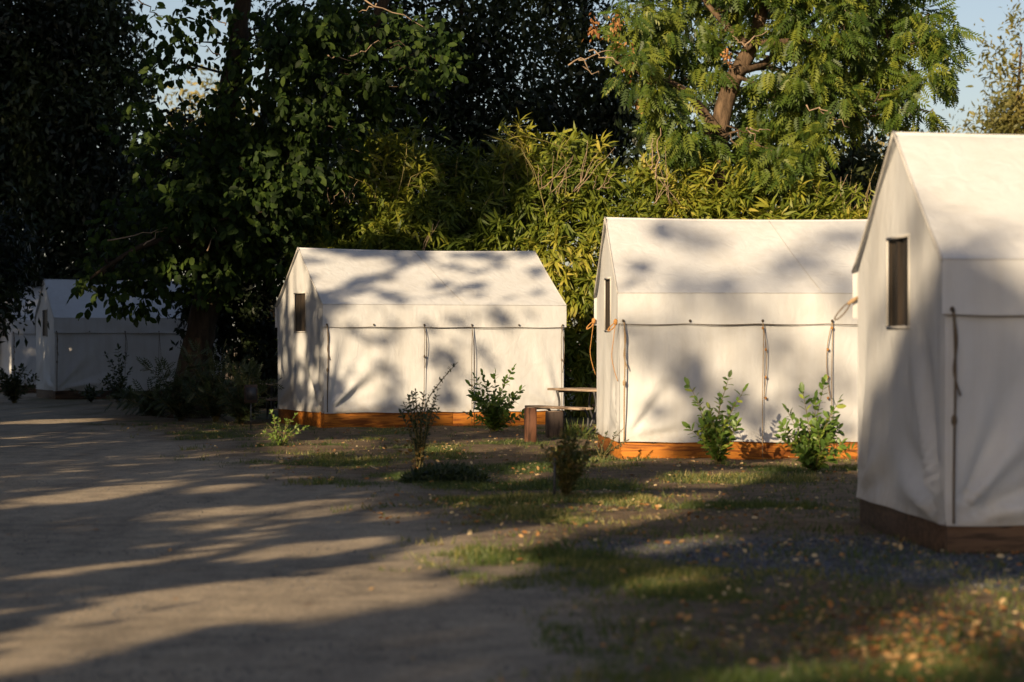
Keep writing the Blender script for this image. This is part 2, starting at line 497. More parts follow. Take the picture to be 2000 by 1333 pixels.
def tent(name, label, near_px, depth, ang, g0, seed, fold=1.0, side_ropes='plain', toggles=False):
    r = np.random.default_rng(seed)
    X0 = (near_px - 1000.0) / FPX * depth
    t = thing(name, label, 'tent', (X0, depth, g0), math.radians(ang), 'canvas wall tents on timber platforms')
    ph = r.random(20) * 6.28
    # platform
    for (a, b, nm) in (((0.0, 0.0, 0.0), (L * .53, .045, ZB), 'skirt_board'), ((L * .53 + .004, 0, 0), (L, .045, ZB), 'skirt_board'),
                       ((0.0, .049, 0.0), (.045, W - .049, ZB), 'skirt_board'), ((L - .045, .049, 0), (L, W - .049, ZB), 'skirt_board'),
                       ((0, W - .045, 0), (L, W, ZB), 'skirt_board')):
        lo = np.array(a) - np.array([0, 0, .12]); hi = np.array(b)
        mb = MB()
        c = (lo + hi) / 2
        mb.box(lo - c, hi - c, .006)
        o = mb.build(nm, M['board_dark' if seed in (1, 4, 8) else 'board'], t, smooth=False); o.location = c
        if abs(hi[1] - lo[1]) > 1: # turn the grain along the board
            pass
    MB().box((.046, .05, ZB - .05), (L - .046, W - .05, ZB - .008)).build('deck', M['plank'], t, smooth=False)

    def folds(a, z, amp, corner=True, length=L):
        """canvas relief: a along the wall in metres, z height"""
        d = .010 * np.sin(a * 3.1 + ph[0] + .8 * np.sin(z * 2 + ph[1])) + .006 * np.sin(a * 7.3 + z * 1.7 + ph[2])
        if corner:
            for k, (ca, sgn) in enumerate(((0.05, 1), (length - .05, -1))):
                da = (a - ca) * sgn; dz = z - ZB
                th = np.arctan2(dz, np.maximum(da, 1e-3)); rr = np.hypot(da, dz)
                env = np.clip(rr / .25, 0, 1) * np.clip(1.9 - rr, 0, 1.9) / 1.9
                d = d + env * amp * (.050 * np.sin(th * 9 + ph[3 + k]) + .028 * np.sin(th * 17 + ph[6 + k])) * (1 if sgn > 0 else .4)
        hem = np.exp(-((z - ZB) / .05) ** 2)
        return d * (1 - .6 * hem) * np.clip(np.minimum(a, length - a) / .10, 0, 1)
    zlo = ZB - .035
    def fw(u, v):
        a = -.018 + u * (L + .036); z = zlo + v * (ZE - .03 - zlo)
        y = -.010 - np.abs(0) - folds(a, z, fold)
        y = y - .016 * np.exp(-((z - zlo) / .06) ** 2)
        z = z + np.where(v < .02, .008 * np.sin(a * 5 + ph[9]), 0)
        return np.stack([a, y - .010, z], 1)
    P, Q = grid(93, 41, fw); MB().add(P, Q).build('front_wall', M['canvas'], t)
    P, Q = grid(40, 16, lambda u, v: np.stack([u * L, W + .012 + folds(u * L, zlo + v * (ZE - zlo), .5), zlo + v * (ZE - .03 - zlo)], 1), True)
    MB().add(P, Q).build('back_wall', M['canvas'], t)

    # gable walls with a window opening
    wy0, wy1, wz0, wz1 = W / 2 - .40, W / 2 + .38, 1.72, 2.42
    ys = np.concatenate([np.linspace(0, wy0, 19), np.linspace(wy0, wy1, 13)[1:], np.linspace(wy1, W, 19)[1:]])
    zs = np.concatenate([np.linspace(zlo, wz0, 27), np.linspace(wz0, wz1, 13)[1:], np.linspace(wz1, ZR - .02, 16)[1:]])
    roofz = lambda y: ZE - .02 + (ZR - ZE) * (1 - np.abs(y - W / 2) / (W / 2))
    for side in (0, 1):
        YY, ZZ = np.meshgrid(ys, zs)
        yy = YY.ravel(); zz = np.minimum(ZZ.ravel(), roofz(yy)); yy = yy * (W + .04) / W - .02
        wind = np.exp(-(np.maximum(np.abs(yy - W / 2) - .42, 0) / .15) ** 2 - (np.maximum(np.abs(zz - 2.07) - .38, 0) / .15) ** 2)
        d = folds(yy, zz, fold * 1.1, True, W) + .012 * np.sin(yy * 6 + ph[10]) * np.clip((2.2 - zz) / 1.2, 0, 1)
        d = d * (1 - wind) + .016 * np.exp(-((zz - zlo) / .06) ** 2) + .014
        xx = -d if side == 0 else L + d
        n = len(ys)
        a, b = np.meshgrid(np.arange(n - 1), np.arange(len(zs) - 1))
        yc = (ys[a] + ys[a + 1]) / 2; zc = (zs[b] + zs[b + 1]) / 2
        k = (b * n + a)
        hole = (yc > wy0) & (yc < wy1) & (zc > wz0) & (zc < wz1)
        quads = np.stack([k, k + 1, k + n + 1, k + n], -1)[~hole]
        h1 = zz[quads[:, 2]] - zz[quads[:, 1]]; h2 = zz[quads[:, 3]] - zz[quads[:, 0]]
        quads = quads[(h1 > 1e-4) | (h2 > 1e-4)]
        if side == 0: quads = quads[:, ::-1]
        gw = MB().add(np.stack([xx, yy, zz], 1), quads).build('gable_wall', M['canvas'], t)
        sx = -1 if side == 0 else 1; x0 = 0 if side == 0 else L
        win = MB()
        P, Q = grid(25, 8, lambda u, v: np.stack([x0 + sx * (-.012 + .010 * np.sin(u * 17 + ph[11])) + 0 * u, wy0 - .02 + u * (wy1 - wy0 + .04), wz0 - .02 + v * (wz1 - wz0 + .04)], 1))
        win.add(P, Q)
        wo_ = win.build('window', M['screen'], t)
        fr = MB(); f = .022
        xa, xb = sorted((x0 + sx * .010, x0 + sx * .026))
        fr.box((xa, wy0 - f, wz1), (xb, wy1 + f, wz1 + f)); fr.box((xa, wy0 - f, wz0 - f), (xb, wy1 + f, wz0))
        fr.box((xa, wy0 - f, wz0 + .001), (xb, wy0, wz1 - .001)); fr.box((xa, wy1, wz0 + .001), (xb, wy1 + f, wz1 - .001))
        fr.build('window_frame', M['hem'], wo_, smooth=False)

    # roof slopes, each turning down into a valance
    for side in (0, 1):
        def rp(u, v):
            a = -.05 + u * (L + .10)
            e = v                       # 0 eave, 1 ridge
            y = -OV + e * (W / 2 + OV)
            z = ZE + e * (ZR - ZE)
            sag = np.sin(np.pi * e) * (.020 + .016 * np.sin(np.pi * u))
            sag += .007 * np.sin(a * 2.7 + ph[12]) * np.sin(np.pi * e)
            # pull lines running from the middle seam
            sag += .014 * np.exp(-((a - 2.5 + .45 * (e - .3)) / .06) ** 2) * np.sin(np.pi * np.clip(e, 0, .7) / .7)
            z = z - sag - .03 * np.exp(-((u * (L + .1)) / .05) ** 2) * np.exp(-((1 - e) / .06) ** 2)
            z = z - .02 * np.maximum(e - .965, 0) / .035 - .028 * e * np.sin(np.pi * u)
            if side: y = W - y
            return np.stack([a, y, z], 1)
        P, Q = grid(80, 26, rp, flip=bool(side)); MB().add(P, Q).build('roof_panel', M['canvas'], t)
        def vp(u, v):
            a = -.05 + u * (L + .10)
            z = ZE - (1 - v) * (ZE - ZF)
            d = OV + .004 * np.sin(a * 6.7 + ph[13]) * (1 - v) + .011 * (1 - v) * np.sin(a * 2.3 + ph[14]) + .010 * (1 - v) * np.sin((a * 2 + z * 5) * 2.1 + ph[15])
            d = d + .004 * (1 - v)
            z = z - .012 * (1 - v) * np.abs(np.sin(a * np.pi / .93 + .2))
            y = -d if not side else W + d
            return np.stack([a, y, z], 1)
        P, Q = grid(90, 9, vp, flip=bool(side))
        va = MB().add(P, Q).build('valance', M['canvas'], t)
        if side == 0:
            # valance hem, grommets, roof seam
            mb = MB(); mb.tube([(x, -OV - .010, ZF - .006 - .012 * abs(math.sin(x * math.pi / .93 + .2))) for x in np.linspace(-.04, L + .04, 40)], .0042, 5)
            mb.build('hem_rope', M['rope_dark'], va)
            for gxp in (.02, .90, 1.86, 2.78, 3.70, L - .03):
                MB().ball((gxp, -OV - .022, ZF + .035), (.018, .012, .02)).build('grommet', M['button'], va)
        # gable edge binding
        for xe in (-.052, L + .052):
            pts = [(xe, (-OV + e * (W / 2 + OV)) if not side else W - (-OV + e * (W / 2 + OV)), ZE + e * (ZR - ZE) - math.sin(math.pi * e) * .02 - .004) for e in np.linspace(0, 1, 12)]
            MB().tube(pts, .012, 5).build('edge_binding', M['hem'], t)
    MB().tube([(x, W / 2, ZR - .022 - .028 * math.sin(math.pi * (x + .05) / (L + .1))) for x in np.linspace(-.05, L + .05, 16)], .018, 7).build('ridge_binding', M['canvas'], t)
    MB().tube([(x, -OV - .004, ZE) for x in np.linspace(-.05, L + .05, 30)], .003, 4).build('eave_seam', M['hem'], t)
    MB().tube([(2.52 - .45 * (e - .3), -OV + e * (W / 2 + OV), ZE + e * (ZR - ZE) - .020 * math.sin(math.pi * e) + .004 - .028 * e) for e in np.linspace(0.02, .98, 16)], .004, 4).build('roof_seam', M['hem'], t)

    # ropes along the wall
    mrope = M['rope'] if toggles else M['rope_dark']
    for k, a in enumerate((.035, 1.86, 2.78, L - .05)):
        mb = MB()
        z0 = .03 if k in (1, 2) else ZB - .02
        P = [(a + .012 * math.sin(s * 5 + k) * (1 - s) , -.062 - .02 * math.sin(math.pi * s), ZF + .03 - s * (ZF + .03 - z0)) for s in np.linspace(0, 1, 22)]
        mb.tube(P, .006 if k else .010, 5)
        ro = mb.build('rope', mrope, t)
        if k:
            ln = (.9, .98, .98, .5)[k] if toggles else (.5, .75, 1.5, .85)[k]
            mb = MB(); off = .05 if k != 2 or not toggles else -.07
            P = smooth_path([(a, -.07, ZF + .02), (a + off, -.075, ZF - ln * .35), (a + off * .9, -.07, ZF - ln * .7), (a + off * .35, -.07, ZF - ln)], 16)
            mb.tube(P, .0055, 5); mb.build('rope_end', mrope, ro)
            if toggles:
                for zz in (ZF - .06, ZF - ln * .35, ZF - ln * .72, ZF - ln):
                    MB().ball((a + off * (.0 if zz > ZF - .1 else .8), -.08, zz), (.016, .014, .022)).build('knot', M['rope_orange'], ro)
            else:
                MB().ball((a, -.08, ZF - ln * .72), (.018, .018, .03)).build('knot', mrope, ro)
        else:
            MB().ball((a, -.075, 1.02), (.022, .02, .045)).build('knot', mrope, ro)
            mb = MB(); mb.tube(smooth_path([(a - .005, -.06, ZF + .02), (a + .02, -.075, ZF - .2), (a - .005, -.08, ZF - .42), (a + .045, -.08, ZF - .60)], 14), .008, 5)
            mb.build('rope_end', mrope, ro)
    return t, X0, depth, math.radians(ang), g0

TENTS = {}
TENTS[4] = tent('wall_tent', 'nearest white canvas tent, cut off by the right edge, gravel at its foot', 1850, 17.78, 3.3, -.03, 4, 1.5)
TENTS[3] = tent('wall_tent', 'sunlit white canvas tent with orange knotted ropes and two leafy shrubs in front', 1213, 31.7, 3.4, .0, 3, .7, toggles=True)
TENTS[2] = tent('wall_tent', 'white canvas tent dappled with leaf shadows, whole in view, picnic table at its right', 634, 43.4, 20.5, .03, 2, 1.1)
TENTS[1] = tent('wall_tent', 'shaded blue grey canvas tent behind the big trunk on the left', 108, 64.5, 20.0, -.01, 1, 1.2)
TENTS[0] = tent('wall_tent', 'farthest tent, only a sliver showing at the left edge behind another tent', 24, 73.0, 20.0, 0, 8, .8)

# ------------------------------------------------------------------ shade pattern (which sun rays the roadside trees block)
def ray_plane(x, y, p0, n):
    o = np.array([0, 0, CAM_H]); d = at(x, y, 1.0) - o
    return o + d * ((p0 - o) @ n) / (d @ n)
def surf(sname, x, y):
    if sname == 'G': return ray_plane(x, y, np.zeros(3), np.array([0, 0, 1.0]))
    if sname[0] == 'D': return at(x, y, float(sname[1:]))
    _, X0, dep, an, g0 = TENTS[int(sname[0])]
    ca, sa = math.cos(an), math.sin(an)
    ex = np.array([ca, sa, 0]); ey = np.array([-sa, ca, 0]); o = np.array([X0, dep, g0])
    if sname[1] == 'f': return ray_plane(x, y, o - ey * .03, -ey)
    if sname[1] == 'g': return ray_plane(x, y, o, -ex)
    nr = np.cross(ex, unit(ey * (W / 2) + np.array([0, 0, ZR - ZE])))
    return ray_plane(x, y, o + np.array([0, 0, ZE]), nr)
def uv(p): return np.array([p @ E_U, p @ E_V])
# (lit?, surface, px, py, half width, half height, tilt in degrees)
PATCH = [
 # road and lawn streaks
 (1,'G',240,959,125,9,-8),(1,'G',440,955,70,6,-6),(1,'G',60,982,70,6,-6),(1,'G',380,1003,100,6,-6),(1,'G',560,1003,160,13,-8),(1,'G',450,1058,95,9,-12),(1,'G',620,1071,150,10,-7),
 (1,'G',180,1110,120,6,-6),(1,'G',330,1168,170,11,-9),(1,'G',90,1262,230,34,-12),(1,'G',330,1205,190,24,-11),(1,'G',560,1165,200,24,-8),(1,'G',820,1125,240,24,-6),(1,'G',700,1185,190,11,-8),
 (1,'G',960,1063,170,17,-8),(1,'G',1010,1050,90,12,-6),(1,'G',640,872,90,11,-5),(1,'G',930,868,100,8,-4),(1,'G',830,925,70,8,-7),(1,'G',1045,925,50,11,-8),(1,'G',1240,1000,120,16,-6),(1,'G',1330,975,80,10,-5),
 (1,'G',1110,870,80,9,-4),(1,'G',1180,905,60,9,-4),(1,'G',1400,935,120,9,-4),(1,'G',110,823,110,3,-2),(1,'G',1890,1215,150,60,-20),(1,'G',1980,1190,80,50,-10),(1,'G',1340,1062,90,10,-8),(1,'G',1330,1140,60,10,-5),
 (1,'G',1520,1320,130,18,-5),(1,'G',780,1010,60,5,-5),(1,'G',540,852,30,10,0),
 # tent with leaf shadows: wall, valance, roof, gable
 (1,'2f',718,693,36,29,0),(1,'2f',716,758,36,27,0),(1,'2f',806,688,40,54,0),(1,'2f',716,612,38,20,0),(1,'2f',662,624,24,12,0),(1,'2f',805,610,60,22,0),(1,'2f',660,712,22,22,0),(1,'2f',810,770,30,30,0),
 (0,'2f',880,712,17,34,0),(0,'2f',878,784,26,14,0),(0,'2f',1088,750,17,80,0),(0,'2f',938,680,16,16,0),(0,'2f',845,640,14,16,0),(0,'2f',922,612,10,14,0),
 (1,'2r',690,522,78,20,-8),(1,'2r',640,550,36,18,-20),(1,'2r',716,582,32,11,0),(1,'2r',832,540,66,34,-15),(1,'2r',800,590,50,10,0),(1,'2r',640,500,40,7,0),
 (0,'2r',800,512,24,7,-10),(0,'2r',969,517,20,10,0),(0,'2r',1003,545,26,5,8),(0,'2r',890,568,70,5,-18),(0,'2r',1000,584,14,4,0),(0,'2r',905,496,60,5,-4),(0,'2r',960,500,40,6,0),(0,'2r',860,555,30,4,-15),(0,'2r',930,530,30,4,-15),
 (1,'2g',574,535,34,70,0),(1,'2g',588,673,12,30,0),(1,'2g',554,722,11,38,0),(1,'2g',611,744,8,28,10),(0,'2g',600,520,5,40,-10),
 # sunlit tent: a few soft blots
 (0,'3r',1362,470,48,20,10),(0,'3r',1309,553,22,26,0),(0,'3r',1645,462,78,19,0),(0,'3r',1515,540,25,20,0),(0,'3r',1651,590,36,20,0),(0,'3r',1440,560,20,14,0),
 (0,'3f',1362,623,54,12,0),(0,'3f',1255,685,24,12,0),(0,'3f',1416,668,22,36,-15),(0,'3f',1445,783,26,30,0),(0,'3f',1544,750,32,20,0),(0,'3f',1630,745,30,24,0),(0,'3f',1507,808,22,22,0),(0,'3f',1284,800,22,18,0),(0,'3f',1350,880,55,22,0),(0,'3f',1500,640,20,14,0),
 # leaf clusters that catch the sun on the shaded trees, glints on the far left
 (1,'D49',400,540,34,24,0),(1,'D49',450,540,26,18,0),(1,'D49',590,470,24,20,0),(1,'D49',430,158,34,16,0),(1,'D49',740,128,50,26,-20),(1,'D49',690,165,40,18,-20),(1,'D49',165,575,22,16,0),(1,'D49',195,590,16,18,0),(1,'D49',262,250,30,18,0),(1,'D49',560,338,40,20,0),
 (1,'D49',615,235,14,24,0),(1,'D49',750,20,28,28,0),(1,'D49',310,35,20,22,0),(1,'D49',570,535,22,16,0),(1,'D49',610,350,26,20,0),(1,'D49',640,420,30,20,0),(1,'D49',660,180,40,14,-15),(1,'D49',870,90,16,20,0),
 (1,'D50',400,670,10,18,0),(1,'D56',480,590,26,36,0),(1,'D56',470,660,16,20,0),(1,'D50',760,440,60,26,0),(1,'D50',850,420,60,30,0),(1,'D50',700,330,30,20,0),(1,'D50',960,330,60,30,0),(1,'D50',900,300,30,12,0),(1,'D50',720,420,40,20,0),(1,'D50',830,460,80,12,0),
 (1,'D73',6,690,8,50,0),(1,'D150',400,190,300,60,0),(1,'D60',1085,40,10,30,0),(1,'D58',880,270,24,24,0),
]
PC = []; PA = []; PL = []
for lit, sn, x, y, a, b, rot in PATCH:
    if sn == 'G': b *= 1.6; a *= 1.08
    if sn == 'D49': a *= 1.7; b *= 1.7
    c = uv(surf(sn, x, y)); cr, sr = math.cos(math.radians(rot)), math.sin(math.radians(rot))
    e1 = uv(surf(sn, x + a * cr, y + a * sr)) - c; e2 = uv(surf(sn, x - b * sr, y + b * cr)) - c
    PC.append(c); PA.append(np.linalg.inv(np.stack([e1, e2], 1))); PL.append(lit)
VBP = [('4f', 2000, 545), ('4f', 1850, 440), ('4g', 1725, 700), ('4g', 1692, 850), ('G', 1680, 925), ('G', 1500, 912), ('G', 1225, 908), ('2f', 1100, 825), ('2f', 850, 828), ('2r', 842, 486), ('D50', 800, 440)]
vb = np.array([uv(surf(*q)) for q in VBP]); vb = vb[np.argsort(vb[:, 0])]
VB_U = np.concatenate([[-80, vb[0, 0] - .6], vb[:, 0], [20]]); VB_V = np.concatenate([[60, 60], vb[:, 1], [vb[-1, 1] - .3]])
# finer dapple on the tents and broken edges of the big shadows
def fleck(sn, x, y, r0, r1, lit):
    a = rng.uniform(r0, r1); q = a * rng.uniform(.4, 1.0); th = rng.uniform(-.5, .5)
    Rm = np.array([[math.cos(th), -math.sin(th)], [math.sin(th), math.cos(th)]])
    PC.append(uv(surf(sn, x, y))); PA.append(np.linalg.inv(Rm @ np.diag([a, q]))); PL.append(lit)
for k in range(24): fleck('3r', rng.uniform(1230, 1690), rng.uniform(440, 570), .10, .30, 0)
for k in range(24): fleck('3f', rng.uniform(1230, 1680), rng.uniform(585, 840), .10, .28, 0)
for k in range(30): fleck('2r', rng.uniform(600, 1060), rng.uniform(487, 590), .05, .20, k % 2)
for k in range(16): fleck('2f', rng.uniform(640, 840), rng.uniform(600, 790), .08, .22, 1)
for k in range(12): fleck('2f', rng.uniform(850, 1090), rng.uniform(610, 790), .08, .22, 0)
for k in range(12): fleck('2g', rng.uniform(545, 625), rng.uniform(560, 780), .04, .12, k % 2)
for k in range(22):
    f = rng.random(); fleck('4g', 1700 + 150 * f + rng.normal(0, 14), 780 - 330 * f + rng.normal(0, 40), .08, .22, k % 2)
for k in range(16):
    f = rng.random(); fleck('4f', 1850 + 200 * f, 445 + 110 * f + rng.normal(0, 22), .08, .22, k % 2)
for k in range(52): fleck('G', rng.uniform(540, 1340), rng.uniform(845, 1010), .06, .17, 1)
for k in range(60): fleck('G', rng.uniform(0, 1300), rng.uniform(900, 1300), .05, .14, k % 2)
# scattered sun flecks on the hedge and the trees behind it
for k in range(46):
    r1 = rng.uniform(.12, .34)
    PC.append(uv(at(rng.uniform(560, 900), rng.uniform(250, 480), 50))); PA.append(np.diag([1 / r1, 1 / (r1 * rng.uniform(.5, 1.1))])); PL.append(1)
for k in range(26):
    r1 = rng.uniform(.20, .42)
    PC.append(uv(at(rng.uniform(120, 880), rng.uniform(-10, 560), 49))); PA.append(np.diag([1 / r1, 1 / (r1 * rng.uniform(.5, 1.1))])); PL.append(1)
for k in range(26):
    r1 = rng.uniform(.2, .5)
    PC.append(uv(at(rng.uniform(860, 1000), rng.uniform(280, 470), 50))); PA.append(np.diag([1 / r1, 1 / (r1 * rng.uniform(.5, 1.1))])); PL.append(0)
MU0, MV0, MRES = -57.0, 0.0, .025
mu = MU0 + (np.arange(2600) + .5) * MRES; mv = MV0 + (np.arange(1440) + .5) * MRES
SHADE = mv[None, :] < np.interp(mu, VB_U, VB_V)[:, None]
for c, A, lit in zip(PC, PA, PL):
    ext = np.sqrt((np.linalg.inv(A) ** 2).sum(1))
    a0, a1 = np.searchsorted(mu, [c[0] - ext[0], c[0] + ext[0]]); b0, b1 = np.searchsorted(mv, [c[1] - ext[1], c[1] + ext[1]])
    if a1 <= a0 or b1 <= b0: continue
    gu, gv_ = np.meshgrid(mu[a0:a1] - c[0], mv[b0:b1] - c[1], indexing='ij')
    q0 = A[0, 0] * gu + A[0, 1] * gv_; q1 = A[1, 0] * gu + A[1, 1] * gv_
    SHADE[a0:a1, b0:b1][q0 * q0 + q1 * q1 < 1] = not lit
def shaded(u, v):
    a = np.clip(((u - MU0) / MRES).astype(int), 0, len(mu) - 1); b = np.clip(((v - MV0) / MRES).astype(int), 0, len(mv) - 1)
    return SHADE[a, b]

# ------------------------------------------------------------------ leaf shapes
def T_diamond(w=.5): return np.array([(0, 0, 0), (.45, -w / 2, .03), (1, 0, -.08), (.45, w / 2, .03)], float), np.array([(0, 1, 2, 3)])
def T_oval(w=.52):
    V = np.array([(0, 0, 0), (.33, 0, -.02), (.68, 0, -.03), (1, 0, -.10), (.22, w * .40, .03), (.62, w * .5, .03), (.22, -w * .40, .03), (.62, -w * .5, .03), (.9, w * .22, -.04), (.9, -w * .22, -.04)], float)
    Fc = np.array([(0, 1, 4), (1, 5, 4), (1, 2, 5), (2, 8, 5), (2, 3, 8), (0, 6, 1), (6, 7, 1), (1, 7, 2), (7, 9, 2), (2, 9, 3)])
    return V, Fc
def T_lance(w=.17):
    V = np.array([(0, 0, 0), (.25, w / 2, .03), (.25, -w / 2, .03), (.62, w * .42, -.03), (.62, -w * .42, -.03), (1, 0, -.20)], float)
    return V, np.array([(0, 2, 1), (1, 2, 4), (1, 4, 3), (3, 4, 5)])
def T_frond(n=6, w=.30):
    V = []; Fq = []
    for i in range(n):
        x = .15 + .8 * i / n; l = w * (1.0 - .45 * abs(i / n - .35))
        for s in (-1, 1):
            b = len(V)
            V += [(x, 0, -.10 * x * x), (x + .10, s * l * .40, -.10 * x * x - .02), (x + .15, s * l, -.10 * x * x - .09), (x - .03, s * l * .5, -.10 * x * x - .03)]
            Fq.append((b, b + 1, b + 2, b + 3) if s > 0 else (b, b + 3, b + 2, b + 1))
    b = len(V); V += [(.86, 0, -.08), (.96, -.05, -.12), (1.15, 0, -.2), (.96, .05, -.12)]; Fq.append((b, b + 1, b + 2, b + 3))
    b = len(V); V += [(0, -.006, 0), (.9, -.004, -.085), (.9, .004, -.085), (0, .006, 0)]; Fq.append((b, b + 1, b + 2, b + 3))
    return np.array(V, float), np.array(Fq)

def inst(tmpl, P, R, s, tint, origin=(0, 0, 0)):
    V, Fc = tmpl; k = len(V)
    P = np.asarray(P, float)
    sc = np.asarray(s, float)
    out = np.einsum('nij,kj->nki', R, V) * sc[:, None, None] + (P - np.asarray(origin, float))[:, None, :]
    F2 = (Fc[None] + (np.arange(len(P)) * k)[:, None, None]).reshape(-1, Fc.shape[1])
    return out.reshape(-1, 3), F2, np.repeat(tint, k)

def rand_dirs(n, down=.0, flat=.0):
    D = rng.normal(0, 1, (n, 3)); D[:, 2] = D[:, 2] * (1 - flat) - down
    return unit(D)

# ------------------------------------------------------------------ roadside trees outside the frame that throw the shadows
def shade_tree(label, base, u0, u1, v0, v1, thick, dens, leaf=.34):
    base = np.array(base, float)
    t = thing('roadside_tree', label, 'tree', base)
    w0 = base @ S
    zc = lambda v: (v - (base[:2] @ E_V[:2])) / E_V[2]
    def crown_pts(n, small):
        u = rng.uniform(u0, u1, n); v = rng.uniform(v0, v1, n)
        q = ((u - (u0 + u1) / 2) / ((u1 - u0) / 2)) ** 6 + ((v - (v0 + v1) / 2) / ((v1 - v0) / 2)) ** 6
        k = (q < 1.3); u, v = u[k], v[k]
        core = shaded(u, v)
        for du, dv in ((.2, 0), (-.2, 0), (0, .2), (0, -.2)): core &= shaded(u + du, v + dv)
        if small:
            k = ~core
            u, v = u[k], v[k]; k = shaded(u, v)
            for du, dv in ((.045, 0), (-.045, 0), (0, .03), (0, -.03)): k &= shaded(u + du, v + dv)
        else: k = core
        u, v = u[k], v[k]
        w = w0 + (v - v0) * .3 + rng.uniform(-thick, thick, len(u))
        P = u[:, None] * E_U + v[:, None] * E_V + w[:, None] * S
        return P[P[:, 2] > .4]
    area = (u1 - u0) * (v1 - v0)
    Pl = crown_pts(int(area * 9 * dens / (leaf * leaf * .31)), False); Ps = crown_pts(int(area * 9 * dens / (.15 * .15 * .31)), True)
    P = np.concatenate([Pl, Ps]); nn = len(P)
    sz = np.concatenate([np.full(len(Pl), leaf), np.full(len(Ps), .15)])
    D = rand_dirs(nn, .3); Nn = rand_dirs(nn) + S * .9
    V, F2, ti = inst(T_diamond(.62), P, frames(D, Nn), rng.uniform(.8, 1.2, nn) * sz, rng.random(nn), base)
    cr = link('crown', np_mesh('crown', V, F2, ti), M['fine_leaf'], t); cr['kind'] = 'stuff'
    top = P[:, 2].max() if nn else 8.0
    cen = P.mean(0)
    tr = MB(); pts = smooth_path([base, base + (cen - base) * np.array([.25, .25, .35]), base + (cen - base) * np.array([.8, .8, .8]), np.array([cen[0], cen[1], top * .9])], 16)
    tr.tube(pts, np.linspace(.26, .05, 16), 9); tr.build('trunk', M['bark'], t, origin=base)
    for k in range(9):
        j = rng.integers(4, 13); p1 = P[rng.integers(0, nn)]
        MB().tube(wobble(pts[j], p1, 8, .12, -.2), np.linspace(.09, .015, 8), 6).build('limb', M['bark'], t, origin=base)
    return t

shade_tree('leafy tree well behind the camera, shading the nearest tent', (-13.5, -22.0, 0), -8.4, 3.5, 1.0, 8.8, 1.6, 1.0, .36)
shade_tree('spreading roadside tree left of the frame whose shadow stripes the road', (-9.5, 4.0, 0), -15.2, -7.1, 1.8, 10.6, 1.6, 1.0, .36)
shade_tree('roadside tree left of the frame shading the lawn before the dappled tent', (-13.5, 11.0, 0), -22.2, -13.0, 4.0, 13.4, 1.8, 0.5, .36)
shade_tree('tree standing left of the frame in line with the dappled tent', (-13.5, 24.0, 0), -28.5, -20.0, 6.6, 25.0, 1.8, 0.55, .40)
shade_tree('tall tree left of the frame shading the big trunk', (-17.0, 37.0, 0), -39.0, -26.0, 8.2, 31.0, 2.2, 1, .48)
shade_tree('tall tree far left beyond the frame shading the blue grey tent', (-22.0, 50.0, 0), -54.0, -36.5, 11.0, 33.0, 2.5, 1, .55)
shade_tree('very tall slender tree behind the camera throwing soft blots on the sunlit tent', (-21.5, -19.0, 0), -16.0, -6.5, 8.6, 16.0, 1.5, 0.4, .36)
shade_tree('tallest tree behind and left of the camera', (-22.0, 16.0, 0), -33.0, -22.0, 16.0, 30.0, 2.5, 0.8, .45)

# ------------------------------------------------------------------ visible trees
def blob_points(blobs, dens, hollow=.35, depth_scale=1.0):
    """blobs: (px, py, rx, ry, depth, rdepth[, weight]); returns points and their blob centres"""
    P = []; Cn = []
    for b in blobs:
        x, y, rx, ry, d, rd = b[:6]; wgt = b[6] if len(b) > 6 else 1.0
        c = at(x, y, d); r = np.array([rx / FPX * d, rd, ry / FPX * d])
        n = max(3, int(dens * wgt * rx * ry / 1e4))
        q = rand_dirs(n) * (hollow + (1 - hollow) * rng.random(n) ** .5)[:, None]
        P.append(c + q * r); Cn.append(np.repeat(c[None], n, 0))
    return np.concatenate(P), np.concatenate(Cn)

def in_frame(P):
    x = 1000 + P[:, 0] / P[:, 1] * FPX; y = 666.5 - (P[:, 2] - CAM_H) / P[:, 1] * FPX
    return (x > -20) & (x < 2020) & (y > -20) & (y < 1350)

def limbs_to(root, pts_list, P, n, r0, mat, base, name='limb'):
    allp = np.concatenate(pts_list)
    for k in range(n):
        p1 = P[rng.integers(0, len(P))]
        j = np.argmin(np.linalg.norm(allp - p1, axis=1) + np.where(allp[:, 2] > p1[2] + .3, 3, 0))
        MB().tube(wobble(allp[j], p1, 9, .07, -.15), np.linspace(r0, r0 * .2, 9), 6).build(name, mat, root, origin=base)

def leaf_objects(tmpl, P, R, s, mat, root, base, name, count, pick):
    """the count most visible leaves become objects; returns a mask of those used"""
    idx = pick[:count]
    me = np_mesh(name, tmpl[0], tmpl[1], np.full(len(tmpl[0]), .5))
    me.materials.append(mat)
    for i in idx:
        o = bpy.data.objects.new(name, me); C.objects.link(o); o.parent = root
        m3 = Matrix([[float(c) for c in row] for row in (R[i] * s[i])]).to_4x4()
        m3.translation = Vector([float(c) for c in (P[i] - base)])
        o.matrix_local = m3
    mask = np.zeros(len(P), bool); mask[idx] = True
    return mask

